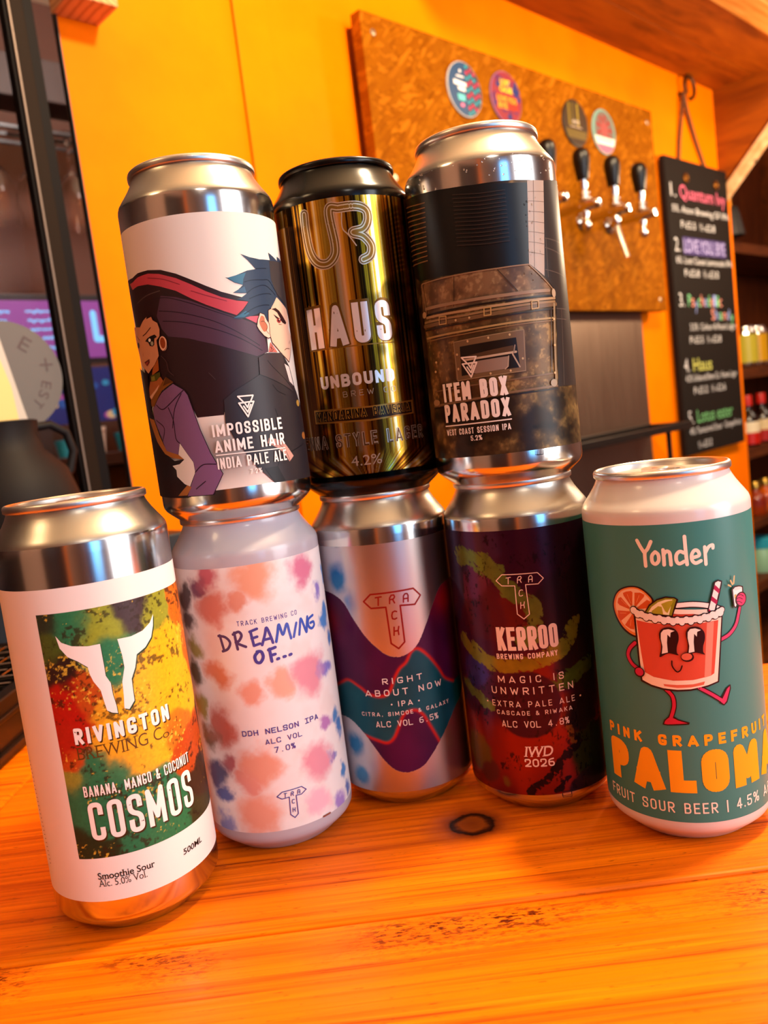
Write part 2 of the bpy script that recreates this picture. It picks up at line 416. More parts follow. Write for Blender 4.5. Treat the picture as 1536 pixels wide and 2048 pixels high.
def block_glyph(c, w, h, r):
    """centre lines of a plain sans letter in a w x h box: list of (points, closed)"""
    m = .47*h; R_ = lambda P, cl=False, keep=(): (soften(P, r, cl, keep), cl); L = lambda *P: (list(P), False)
    if c in 'O0': return [R_([(0, 0), (0, h), (w, h), (w, 0)], True)]
    if c == 'Q': return block_glyph('O', w, h, r) + [L((.6*w, .2*h), (w, 0))]
    if c == 'C': return [R_([(w, .76*h), (w, h), (0, h), (0, 0), (w, 0), (w, .24*h)])]
    if c == 'G': return [R_([(w, .82*h), (w, h), (0, h), (0, 0), (w, 0), (w, .4*h), (.58*w, .4*h)], False, (5,))]
    if c == 'S': return [R_([(w, .74*h), (w, h), (0, h), (0, .56*h), (w, .44*h), (w, 0), (0, 0), (0, .26*h)])]
    if c == 'U': return [R_([(0, h), (0, 0), (w, 0), (w, h)])]
    if c == 'J': return [R_([(w, h), (w, 0), (0, 0), (0, .25*h)])]
    if c == 'D': return [R_([(0, 0), (0, h), (w, h), (w, 0)], True, (0, 1))]
    if c == 'P': return [R_([(0, 0), (0, h), (w, h), (w, m), (0, m)], False, (1,))]
    if c == 'R': return [R_([(0, 0), (0, h), (w, h), (w, m), (0, m)], False, (1,)), L((.38*w, m), (w, 0))]
    if c == 'B': return [R_([(0, 0), (0, h), (.94*w, h), (.94*w, m*1.1), (0, m*1.1)], False, (1,)), R_([(0, m*1.1), (w, m*1.1), (w, 0), (0, 0)])]
    if c == 'A': return [L((0, 0), (.5*w, h), (w, 0)), L((.16*w, .22*h), (.84*w, .22*h))]
    if c == 'M': return [L((0, 0), (0, h), (.5*w, .2*h), (w, h), (w, 0))]
    if c == 'N': return [L((0, 0), (0, h), (w, 0), (w, h))]
    if c == 'V': return [L((0, h), (.5*w, 0), (w, h))]
    if c == 'W': return [L((0, h), (.26*w, 0), (.5*w, .78*h), (.74*w, 0), (w, h))]
    if c == 'X': return [L((0, 0), (w, h)), L((0, h), (w, 0))]
    if c == 'Y': return [L((0, h), (.5*w, m), (w, h)), L((.5*w, m), (.5*w, 0))]
    if c == 'K': return [L((0, 0), (0, h)), L((w, h), (.05*w, .42*h)), L((.35*w, .6*h), (w, 0))]
    if c == 'L': return [L((0, h), (0, 0), (w, 0))]
    if c == 'E': return [L((w, h), (0, h), (0, 0), (w, 0)), L((0, .51*h), (.86*w, .51*h))]
    if c == 'F': return [L((w, h), (0, h), (0, 0)), L((0, .5*h), (.85*w, .5*h))]
    if c == 'T': return [L((0, h), (w, h)), L((.5*w, h), (.5*w, 0))]
    if c == 'H': return [L((0, 0), (0, h)), L((w, 0), (w, h)), L((0, .51*h), (w, .51*h))]
    if c == 'I': return [L((.5*w, 0), (.5*w, h))]
    if c == 'Z': return [L((0, h), (w, h), (0, 0), (w, 0))]
    if c == '1': return [L((.2*w, .8*h), (.6*w, h), (.6*w, 0))]
    if c == '2': return [R_([(0, .72*h), (0, h), (w, h), (w, .5*h), (0, 0), (w, 0)], False, (4,))]
    if c == '4': return [L((.72*w, 0), (.72*w, h), (0, .26*h), (w, .26*h))]
    if c == '5': return [R_([(w, h), (.06*w, h), (0, .58*h), (w, .6*h), (w, 0), (0, 0), (0, .24*h)], False, (1, 2))]
    if c == '6': return [R_([(.9*w, h), (0, h*.9), (0, 0), (w, 0), (w, .56*h), (0, .56*h)])]
    if c == '7': return [L((0, h), (w, h), (.35*w, 0))]
    if c == '8': return [R_([(0, .52*h), (0, h), (w, h), (w, .52*h)], True), R_([(0, 0), (0, .52*h), (w, .52*h), (w, 0)], True)]
    if c == '%': return [R_([(0, .6*h), (0, h), (.36*w, h), (.36*w, .6*h)], True), R_([(.64*w, 0), (.64*w, .4*h), (w, .4*h), (w, 0)], True), L((.18*w, 0), (.82*w, h))]
    if c == '&': return [R_([(w, 0), (.1*w, .75*h), (.2*w, h), (.65*w, h), (.65*w, .7*h), (0, .4*h), (0, 0), (.6*w, 0), (w, .4*h)])]
    if c == '.': return [L((.5*w, 0), (.5*w, .02*h))]
    if c == ',': return [L((.5*w, .03*h), (.3*w, -.14*h))]
    if c == '|': return [L((.5*w, -.1*h), (.5*w, 1.05*h))]
    if c == '-': return [L((.1*w, .45*h), (.9*w, .45*h))]
    return []
REL = {'I': .0, 'M': 1.45, 'W': 1.5, '.': .0, ',': .15, '|': .0, ' ': .55, 'E': .88, 'F': .86, 'L': .84, '%': 1.5, 'A': 1.3, 'V': 1.1, '1': .7, '&': 1.05}
def block_text(t, x0, x1, y0, cap, bw=.16, gap=.42, rad=.5, mono=0):
    """letters drawn as bars: bw = bar width / cap height, gap = space between letters / letter width"""
    wd = bw*cap; n = len(t); V, F = [], []
    if mono: u = (x1-x0)/n; cells = [(x0+u*(i+.14), u*.62) for i in range(n)]
    else:
        tot = sum(REL.get(c, 1) for c in t) + gap*(n-1); u = ((x1-x0) - wd*n)/tot; cells = []; x = x0
        for c in t: w = REL.get(c, 1)*u; cells.append((x+wd/2, w)); x += w + wd + gap*u
    for c, (x, w) in zip(t, cells):
        if mono and c == '.': x += w*.5; w = 0
        gl = block_glyph(c, w, cap-wd, min(rad*max(w, .01), .32*cap))
        if mono and c == 'I': gl += [([(0, 0), (w, 0)], False), ([(0, cap-wd), (w, cap-wd)], False)]
        for P, cl in gl:
            v, f = bars([(x+px, y0+wd/2+py) for px, py in P], wd, cl); o = len(V); V += v; F += [tuple(q+o for q in g) for g in f]
    return V, F
def bars(P, w, closed):
    """ribbon with square ends"""
    V, F = [], []; n = len(P); h = w/2; segs = list(zip(P, P[1:]+P[:1])) if closed else list(zip(P, P[1:]))
    for i, ((xa, ya), (xb, yb)) in enumerate(segs):
        l = math.hypot(xb-xa, yb-ya)
        if l < 1e-6: continue
        dx, dy = (xb-xa)/l, (yb-ya)/l
        if not closed and i == 0: xa -= dx*h; ya -= dy*h
        if not closed and i == len(segs)-1: xb += dx*h; yb += dy*h
        o = len(V); V += [(xa+dy*h, ya-dx*h), (xb+dy*h, yb-dx*h), (xb-dy*h, yb+dx*h), (xa-dy*h, ya+dx*h)]; F.append((o, o+1, o+2, o+3))
    for i, (x, y) in enumerate(P):
        if not closed and i in (0, n-1): continue
        a = P[i-1]; b = P[(i+1) % n]; q = abs(math.atan2(y-a[1], x-a[0]) - math.atan2(b[1]-y, b[0]-x)); q = min(q, 2*PI-q)
        if q < .05: continue
        o = len(V)
        if q > 1.2 and q < 1.75 and len(P) < 8: V += [(x-h, y-h), (x+h, y-h), (x+h, y+h), (x-h, y+h)]; F.append((o, o+1, o+2, o+3))
        else: k = 10; V += [(x+h*math.cos(2*PI*j/k), y+h*math.sin(2*PI*j/k)) for j in range(k)]; F.append(tuple(range(o, o+k)))
    return V, F
def catmull(P, closed, n=6):
    P = [np.array(p, float) for p in P]; N = len(P); out = []
    if N < 3: return [tuple(p) for p in P]
    rng = range(N) if closed else range(N-1)
    for i in rng:
        g = lambda k: P[k % N] if closed else P[min(max(k, 0), N-1)]
        p0, p1, p2, p3 = g(i-1), g(i), g(i+1), g(i+2)
        for j in range(n):
            t = j/n
            out.append(tuple(.5*((2*p1) + (-p0+p2)*t + (2*p0-5*p1+4*p2-p3)*t*t + (-p0+3*p1-3*p2+p3)*t**3)))
    if not closed: out.append(tuple(P[-1]))
    return out
def ribbon(P, w, closed):
    V, F = [], []; n = len(P); h = w/2
    segs = list(zip(P, P[1:]+P[:1])) if closed else list(zip(P, P[1:]))
    for (x0, y0), (x1, y1) in segs:
        L = math.hypot(x1-x0, y1-y0)
        if L < 1e-6: continue
        nx, ny = -(y1-y0)/L*h, (x1-x0)/L*h; o = len(V)
        V += [(x0-nx, y0-ny), (x1-nx, y1-ny), (x1+nx, y1+ny), (x0+nx, y0+ny)]; F.append((o, o+1, o+2, o+3))
    for (x, y) in P:
        o = len(V); k = 10; V += [(x+h*math.cos(2*PI*i/k), y+h*math.sin(2*PI*i/k)) for i in range(k)]; F.append(tuple(range(o, o+k)))
    return V, F
def ellipse(cx, cy, rx, ry, k=28): return [(cx+rx*math.cos(2*PI*i/k), cy+ry*math.sin(2*PI*i/k)) for i in range(k)]
class Art:
    """stack of flat coloured shapes: x right, y up (mm), each a hair above the one before"""
    def __init__(s): s.bm = bmesh.new(); s.mats = []; s.k = 0
    def add(s, V, F, m, layer=None):
        if m not in s.mats: s.mats.append(m)
        mi = s.mats.index(m); s.k += 1; z = s.k if layer is None else layer
        lift = [0]*len(V)
        if len(F) > 1 and all(len(f) >= 3 for f in F) and sum(len(f) for f in F) == len(V):
            for i, f in enumerate(F):
                for q in f: lift[q] = (i*7 % 13)*.035 + (.5 if len(f) > 4 else 0)     # overlapping bars of one shape must not share a plane
        vs = [s.bm.verts.new((x, y, z+l)) for (x, y), l in zip(V, lift)]
        for f in F:
            try: s.bm.faces.new([vs[i] for i in f]).material_index = mi
            except ValueError: pass
    def poly(s, P, m, smooth=0):
        if smooth: P = catmull(P, True)
        A = sum(P[i-1][0]*P[i][1]-P[i][0]*P[i-1][1] for i in range(len(P)))
        if A < 0: P = P[::-1]
        s.add(P, [tuple(range(len(P)))], m)
    def stroke(s, P, w, m, closed=0, smooth=0):
        if smooth: P = catmull(P, closed)
        s.add(*ribbon([tuple(p) for p in P], w, closed), m)
    def text(s, t, x0, x1, y, cap, m, **k): s.add(*(block_text if 'bw' in k else lay_text)(t, x0, x1, y, cap, **k), m)
    def flat(s, gap=.02):
        """finish on a flat board: returns bmesh in metres, x right, z up, facing -y"""
        s.bm.normal_update(); bmesh.ops.triangulate(s.bm, faces=s.bm.faces[:], ngon_method='EAR_CLIP')
        for v in s.bm.verts: v.co = Vector((v.co.x, -v.co.z*gap, v.co.y))*S
        return s.bm
    def wrap(s, R, gap=.008, step=1.25):
        """finish round a cylinder of radius R, x measured along the arc"""
        bm = s.bm
        bm.normal_update(); bmesh.ops.triangulate(bm, faces=bm.faces[:], ngon_method='EAR_CLIP')
        xs = [v.co.x for v in bm.verts]; k = math.floor(min(xs)/step)
        while k*step < max(xs):
            bmesh.ops.bisect_plane(bm, geom=bm.verts[:]+bm.edges[:]+bm.faces[:], plane_co=(k*step, 0, 0), plane_no=(1, 0, 0), dist=1e-5); k += 1
        for v in bm.verts:
            r = R + v.co.z*gap; a = v.co.x/R
            v.co = Vector((r*math.sin(a), -r*math.cos(a), v.co.y))*S
        return bm
def radial_normals(o):
    me = o.data; n = len(me.vertices); co = np.empty(n*3); me.vertices.foreach_get('co', co); co = co.reshape(-1, 3)
    nn = co.copy(); nn[:, 2] = 0; nn /= np.maximum(np.linalg.norm(nn, axis=1, keepdims=True), 1e-9)
    me.polygons.foreach_set('use_smooth', [True]*len(me.polygons)); me.normals_split_custom_set_from_vertices([tuple(x) for x in nn])

# ------------------------------------------------------------------ objects on the orange wall
blackplastic = mat('black_plastic', '0a0605', .3, spec=.3); chrome = mat('chrome', 'd8d2ca', .1, metal=1)
def tap_board():
    root = tag(empty('tap_board', ORIG, WROT), 'square brown strand board on the orange wall that carries the beer taps', 'board')
    obj('panel', box(BM(), 828, 1636, 800, 818, 328, 725, .6), mat_osb(), root)
    ed = mat_wood('batten_wood', '3a1706', '5a2a0a', '74400f', .6, (14, 14, 2), 3)
    obj('batten', box(BM(), 836, 870, 818, 836, 340, 715, 1), ed, root); obj('batten', box(BM(), 1590, 1624, 818, 836, 340, 715, 1), ed, root)
    for t, z in ((850, 700), (860, 510), (1615, 700), (1100, 345), (1610, 350)):
        M = Matrix.Translation(Vector((t, 800, z))*S) @ Matrix.Rotation(PI/2, 4, 'X')
        s = BM(); lathe(s, [(0, 1.2), (1.5, 1.2), (2, .8), (4.5, .8), (5, 0)], 20, M=M); obj('screw', s, mat('zinc', 'b8a890', .35, metal=1), root, 40)
tap_board()
steel = mat_brushed('brushed_steel', '947c6c', .42)
tag(obj('splashback', box(BM(), 1000, 1579, 828, 835, -420, 330, 1), steel, loc=ORIG, rotz=WROT), 'brushed steel splashback panel on the wall under the tap board', 'panel')

def tap():
    root = empty('beer_tap', ORIG, WROT)
    Mx = lambda y, z: Matrix.Translation(Vector((0, y, z))*S) @ Matrix.Rotation(PI/2, 4, 'X')      # axis towards the drinker
    b = BM(); lathe(b, [(0, 0), (17, 0), (17.5, 2), (16, 5), (11, 7), (10, 9), (0, 9)], 32, M=Mx(800, 486)); obj('wall_flange', b, chrome, root, 40)
    b = BM(); lathe(b, [(0, -2), (8, -2), (8.2, 12), (7.2, 16), (7.2, 50), (8.6, 54), (9.4, 60), (9.4, 76), (8.4, 82), (8.8, 88), (8, 92), (6, 94), (0, 94.5)], 32, M=Mx(798, 486)); obj('body', b, chrome, root, 40)
    M0 = Matrix.Translation(Vector((0, 731, 0))*S)
    b = BM(); lathe(b, [(5, 492), (7, 494), (10.6, 497), (10.6, 499), (6.2, 501.5), (6.2, 503), (9.8, 505), (9.8, 507), (5.6, 509), (5.2, 513), (6.4, 516), (7.6, 531), (0, 532)], 32, M=M0); obj('ferrule', b, chrome, root, 40)
    b = BM(); lathe(b, [(0, 527), (8.8, 527), (9.8, 529), (11.4, 540), (13.2, 553), (14, 562), (13.4, 569), (11, 574.5), (7.2, 577.4), (3.2, 578.6), (0, 578.8)], 40, M=M0); obj('handle', b, blackplastic, root, 60)
    return root
def tap_variant(root, long):
    M0 = Matrix.Translation(Vector((0, 731, 0))*S); b = BM()
    if long:
        lathe(b, [(5.4, 482), (7, 476), (7.6, 470), (6.6, 464), (4.6, 461), (0, 461)], 28, M=M0); obj('nozzle', b, chrome, root, 60)
        p = BM(); tube(p, [(0, 731, 464), (0, 729, 452), (0, 724, 432), (0, 716, 404)], [4.6, 4.6, 4.6, 4.4], 20); obj('spout', p, mat('clear_tube', 'cfc4b4', .15, metal=.7), root, 60)
    else:
        lathe(b, [(5.4, 482), (6, 474), (4.6, 468), (4.2, 465), (6.4, 462), (8, 457), (7.4, 451), (4.6, 447.5), (0, 446.6)], 28, M=M0); obj('nozzle', b, chrome, root, 60)
def copy_tree(o, parent=None):
    c = o.copy(); COL.objects.link(c)
    if parent: c.parent = parent
    for ch in list(o.children): copy_tree(ch, c)
    return c
def place_wall(o, t, n=0): o.location = WP(t, n, 0)
proto = tap()
spots = [(1138, 0, 'black handled beer tap half hidden behind the brown can with the metal trunk'), (1236, 0, 'black handled beer tap below the dark olive round badge'),
         (1334, 1, 'black handled beer tap with a long clear spout'), (1428, 0, 'rightmost black handled beer tap, nearest the chalkboard')]
taps = [proto] + [copy_tree(proto) for _ in spots[1:]]
for o, (t, lg, lab) in zip(taps, spots):
    place_wall(o, t); tap_variant(o, lg); tag(o, lab, 'beer tap', 'beer taps on the strand board')

def badge(t, z, art, edge, label):
    root = tag(empty('tap_badge', WP(t, 796.5, z), WROT), label, 'badge', 'round badges on the tap board')
    b = BM(); lathe(b, [(0, 0), (39, 0), (40.5, .8), (40.5, 2.6), (39.6, 3.2), (0, 3.2)], 56, M=Matrix.Translation(Vector((0, 3.3, 0))*S) @ Matrix.Rotation(PI/2, 4, 'X')); obj('disc', b, edge, root, 40)
    a = Art(); art(a); o = obj('face', a.flat(.015), a.mats, root)
def C(h, r=.45, **k): return mat('ink_' + h + ('_%02d' % int(r*100)), h, r, spec=.3, **k)
def clip(P, R=39.2):
    out = []
    for x, y in P:
        d = math.hypot(x, y); out.append((x*R/d, y*R/d) if d > R else (x, y))
    return out
def b1(a):
    a.poly(ellipse(0, 0, 39.2, 39.2, 48), C('0c3a62'))
    half = [(39.2*math.sin(math.radians(q)), 39.2*math.cos(math.radians(q))) for q in range(8, 176, 6)]
    a.poly(half + [(3, -39), (4, 39)], C('0c2236'))
    for i in range(5):
        for j in range(9):
            x, y = 7+i*8.2, 34-j*8.6-(i % 2)*4.3
            if math.hypot(x, y) < 36: a.poly(clip([(x-4.2, y), (x, y+4), (x+4.2, y), (x, y-4)]), C('a81c44') if (i+j) % 2 else C('1a8496'))
    w = C('e6e2e0')
    a.poly([(-12, 25), (-9, 28), (-6, 25), (-9, 22)], w); a.stroke([(-18, 17), (-2, 17)], 2.2, w)
    a.poly([(-26, 11), (3, 9), (3, 3), (-26, 4)], w); a.poly([(-18, 2), (0, 1), (0, -4), (-16, -3)], w); a.poly([(-20, -9), (-2, -9), (-2, -18), (-18, -18)], C('58b8b8')); a.poly([(-14, -22), (-6, -22), (-6, -27), (-14, -27)], C('d86a90'))
def b2(a):
    a.poly(ellipse(0, 0, 39.2, 39.2, 48), C('80202e')); rr = random.Random(5)
    for i in range(16):
        x, y = rr.uniform(-30, 30), rr.uniform(-30, 30); r = rr.uniform(5, 11); a.poly(clip(ellipse(x, y, r, r*.7, 14)), C('182462') if i % 2 else C('581848'))
    a.text('LOST', -14, 12, 19, 9, C('d8b020'), b=.05); a.text('CAUSE', -17, 17, 8, 9, C('d8b020'), b=.05)
    a.poly([(-28, 4), (28, 4), (28, -19), (-28, -19)], C('982408')); a.text('LOVE YOU', -26, 26, -7, 9, C('e8901c'), b=.04); a.text('BYE', -24, 0, -18, 9, C('e8901c'), b=.04)
def b3(a):
    a.poly(ellipse(0, 0, 39.2, 39.2, 48), C('342008', .5))
    for i, x in enumerate((-20, -8, 8, 20)): a.poly(clip([(x-3, 34), (x+3, 34), (x+3, -6), (x-3, -6)]), C(('7a6418', '5a4a14', '86701c', '3a240c')[i], .35))
    a.poly(clip([(-34, -12), (34, -12), (30, -28), (-30, -28)]), C('5e4a14', .35))
    a.text('HAUS', -11, 11, -1, 6, C('d8c8b8')); a.stroke([(-18, -7), (18, -7)], 1.6, C('b09a84'))
def b4(a):
    a.poly(ellipse(0, 0, 39.2, 39.2, 48), C('5c8c80')); a.poly(ellipse(0, 2, 33, 34, 40), C('6c5a52')); rr = random.Random(9)
    for i in range(9):
        q = i*2*PI/9; a.poly([(0, 4), (24*math.cos(q-.2), 4+24*math.sin(q-.2)), (28*math.cos(q), 4+28*math.sin(q)), (24*math.cos(q+.2), 4+24*math.sin(q+.2))], C('882622'))
    a.poly(ellipse(0, 4, 13, 13), C('944440')); a.poly(clip([(-36, -10), (36, -10), (30, -24), (-30, -24)]), C('e0d8d0')); a.poly(clip([(-32, -24), (32, -24), (18, -36), (0, -39), (-18, -36)]), C('c8607c'))
    a.stroke([(-24, -15), (24, -15)], 3, C('a89a94')); 
badge(1034, 658, b1, C('b8b4b0'), 'round blue tap badge with pink and turquoise diamonds')
badge(1139, 664, b2, C('8a5a80'), 'round red and blue tap badge with yellow and orange lettering')
badge(1341, 656, b3, C('1e140a'), 'round dark olive tap badge with one small white word')
badge(1438, 655, b4, C('8aa8a0'), 'round pale green tap badge with a red star shape and pink foot')

def chalkboard():
    root = tag(empty('chalkboard', WP(1866, 822, 335), WROT), 'tall black chalkboard menu hanging at the right end of the orange wall', 'chalkboard')
    slate = mat('slate', '170f0b', .8, spec=.15)
    obj('slate', box(BM(), -157, 157, -6, 6, -321, 321, 2), slate, root)
    a = Art(); wh = C('d8d4d4', .9)
    ch = lambda h: C(h, .9)
    def line(t, x0, x1, y, cap, m, **k): a.text(t, x0, x1, y, cap, m, **k)
    top = 321
    thin = dict(b=-.006)
    for num, ttl, x1, c, yt, s1, x2, ys, s2, x3, yp in (
        ('1.', 'Quantum Ivy', 138, ('d0607c',), 70, '5%. Atom Brewing GF IPA', 150, 107, 'P-£5.5  ½-£2.8', 70, 139),
        ('2.', 'LOVE YOU, BYE', 118, ('a8a0d0',), 185, '6%. Lost Cause Lemonade IPA', 150, 216, 'P-£5.8  ½-£3.0', 72, 243),
        ('3.', 'Psychedelic', 82, ('78c088', 'd88a78', '8a98d0'), 303, '3.5%  Colour & Roast Lager', 148, 361, 'P-£5.5  ½-£2.8', 60, 389),
        ('4.', 'Haus', 0, ('c0c060',), 445, '4.2% Unbound Brew Co. Vienna Lager', 135, 473, 'P-£5.2  ½-£2.6', 65, 501),
        ('5.', 'Lotus eater', 95, ('6cb070',), 560, '4% Tamarind Sour  Grapefruit', 140, 590, '½-£3.2', -30, 622)):
        y0 = top-yt-13
        line(num, -138, -114, y0, 28, wh, **thin)
        if num == '2.': a.poly([(-98, y0+32), (122, y0+32), (122, y0-5), (-98, y0-5)], ch('3e3266'))
        if len(c) == 1: line(ttl, -95, x1, y0, 28, ch(c[0]))
        else:
            n = len(ttl); w = (x1+95)/n
            for i, l in enumerate(ttl): line(l, -95+i*w, -95+i*w+w*.84, y0 - (6 if l in 'yp' else 0), 26, ch(c[i % 3]))
            for i, l in enumerate('Shandy'): line(l, 18+i*21, 18+i*21+17, y0-30 - (5 if l == 'y' else 0), 24, ch(c[(i+1) % 3]))
        line(s1, -136 if num != '3.' else -95, x2, top-ys-7, 14, wh, **thin); line(s2, -100, x3, top-yp-8, 15, wh, **thin)
    o = obj('chalk_writing', a.flat(.01), a.mats, root); o.location = (0, -.0062, 0)
    for x in (-62, 92):
        b = BM(); tube(b, [(x+8*math.cos(q), -7, 282+8*math.sin(q)) for q in np.linspace(0, 2*PI, 17)], 3.2, 8); obj('eyelet', b, mat('old_brass', '7a4a14', .35, metal=.9), root, 60)
chalkboard()
def hanger():
    st = tag(empty('hanging_cord', ORIG, WROT), 'brown cord looped from the hook down to the chalkboard', 'cord')
    b = BM(); tube(b, [(1846, 826, 806), (1838, 828, 770), (1820, 831, 700), (1812, 831.5, 662), (1810, 831.5, 645)], 4.2, 8); obj('strand', b, mat('jute', '5e3208', .8), st, 60)
    b = BM(); tube(b, [(1846, 826, 806), (1862, 828, 775), (1900, 830, 715), (1938, 831.5, 664), (1948, 831.5, 645)], 4.2, 8); obj('strand', b, mat('jute', '5e3208', .8), st, 60)
    b = BM(); tube(b, [(1844, 837, 808), (1846, 826, 806)] + [(1872+24*math.cos(q), 822, 822+24*math.sin(q)) for q in np.linspace(math.radians(212), math.radians(-95), 22)], 4, 8)
    tag(obj('wall_hook', b, mat('old_iron', '4a2a0a', .5, metal=.6), loc=ORIG, rotz=WROT), 'curled iron hook in the orange wall above the chalkboard', 'hook')
hanger()
def drip_shelf():
    root = tag(empty('drip_shelf', ORIG, WROT), 'low black drip tray frame standing out from the steel splashback', 'tray')
    fr = mat('black_steel', '0c0706', .4)
    b = BM(); box(b, 1000, 1571, 734, 741, 86, 100, 1); box(b, 1000, 1571, 821, 828, 86, 100, 1); box(b, 1564, 1571, 741, 821, 86, 100, 1); box(b, 1000, 1007, 741, 821, 86, 100, 1); obj('frame', b, fr, root)
    obj('drip_surface', box(BM(), 1007, 1564, 741, 821, 88, 92, .5), mat('smoked_glass', '1a0e06', .12), root)
    for t in (1490, 1015): obj('leg', box(BM(), t, t+8, 744, 752, -400, 86, 1), fr, root)
drip_shelf()

# ------------------------------------------------------------------ shelves in the alcove on the right
def alcove():
    wd = mat_wood('shelf_wood', '3c1a06', '55260a', '6a3410', .5, (2, 14, 14), 3)
    root = tag(empty('shelf_unit', ORIG, WROT), 'dark wooden shelves of drinks in the shadowy alcove right of the orange wall', 'shelf')
    obj('back_panel', box(BM(), 2100, 3000, 1090, 1108, -900, 1000, 1), mat_wood('shelf_back', '3a1606', '4e2008', '5e2a0c', .55, (14, 14, 2), 3), root)
    for z0, z1 in ((492, 520), (164, 190), (-52, -25), (-245, -222), (-420, -392), (-640, -612)): obj('shelf_board', box(BM(), 2118, 2982, 880, 1090, z0, z1, 1.5), wd, root)
    obj('side_board', box(BM(), 2100, 2118, 880, 1090, -900, 1000, 1), wd, root); obj('side_board', box(BM(), 2982, 3000, 880, 1090, -900, 1000, 1), wd, root)
    def small_can(t, z, body, lab, label):
        r = tag(empty('drinks_can', WP(t, 920, z), WROT), label, 'can', 'drinks in the alcove')
        b = BM(); lathe(b, [(0, 2), (24, 0), (31, 7), (33, 14), (33, 98), (31, 104), (26, 112), (26.5, 114), (25, 116), (24, 113), (0, 113)], 40); obj('body', b, body, r, 50)
        b = BM(); lathe(b, [(33.2, 16), (33.2, 92)], 40); obj('label', b, lab, r, 60)
    al = mat_alu()
    small_can(2325, 190.3, al, C('a89a2c', .35), 'silver can with a yellow green label on the upper alcove shelf')
    small_can(2398, 190.3, al, C('b8860c', .35), 'can with a mustard yellow label on the upper alcove shelf')
    def bottle(t, z, cap_m, body_m, lab1, lab2, label, n=920, h=1.0):
        r = tag(empty('bottle', WP(t, n, z), WROT), label, 'bottle', 'drinks in the alcove')
        b = BM(); lathe(b, [(0, 1), (26, 0), (28, 3), (28, 70*h), (25, 82*h), (14, 96*h), (11, 104*h), (11, 122*h), (0, 122*h)], 36); obj('glass_body', b, body_m, r, 50)
        b = BM(); lathe(b, [(12.6, 112*h), (13.6, 113*h), (13.6, 138*h), (12, 142*h), (0, 142*h)], 28); obj('cap', b, cap_m, r, 40)
        b = BM(); lathe(b, [(28.3, 38*h), (28.3, 68*h)], 36); obj('label', b, lab1, r, 60)
        if lab2: b = BM(); lathe(b, [(28.3, 6*h), (28.3, 37.9*h)], 36); obj('lower_label', b, lab2, r, 60)
    red = C('b0180c', .35); dg = mat('dark_glass', '180806', .1)
    bottle(2312, -24.7, red, dg, C('d8c8a8'), red, 'dark bottle with a red cap and red and white label, nearest the orange wall')
    bottle(2408, -24.7, red, dg, C('cbb488'), C('9a1008'), 'dark bottle with a red cap, second from the orange wall')
    gold = mat('gold_foil', 'c89a40', .25, metal=.9)
    bottle(2325, -221.7, gold, mat('amber_glass', '8a2c08', .15), C('7a1c08'), None, 'amber bottle with a gold cap on the lower alcove shelf', h=.66)
    bottle(2395, -221.7, gold, mat('orange_glass', 'b8500c', .15), C('a84010'), None, 'orange bottle with a gold cap on the lower alcove shelf', h=.66)
    r = tag(empty('jar', WP(2345, 925, -391.7), WROT), 'pale green jar with a turquoise lid on the lowest visible alcove shelf', 'jar', 'drinks in the alcove')
    b = BM(); lathe(b, [(0, 0), (30, 0), (32, 4), (32, 66), (28, 72), (0, 72)], 36); obj('body', b, C('8cb894', .3), r, 50)
    b = BM(); lathe(b, [(31, 70), (33, 71), (33, 98), (30, 101), (0, 101)], 36); obj('lid', b, C('2c94a8', .3), r, 40)
    r = tag(empty('wall_lamp', WP(2150, 862, 560), WROT), 'small black lamp on a brass stem at the edge of the alcove', 'lamp')
    b = BM(); lathe(b, [(0, 36), (14, 36), (20, 20), (30, -34), (28, -36), (16, 14), (0, 20)], 32); obj('shade', b, mat('black_paint', '120c0a', .5), r, 40)
    b = BM(); tube(b, [(0, 0, 34), (-4, 0, 62), (-26, 8, 80), (-64, 10, 84)], 4, 10); obj('stem', b, mat('old_brass', '7a4a14', .35, metal=.9), r, 60)
    b = BM(); lathe(b, [(0, 18), (9, 14), (11, 0), (8, -12), (0, -16)], 24); obj('bulb', b, mat('frosted_bulb', 'd8b490', .4), r, 60)
alcove()

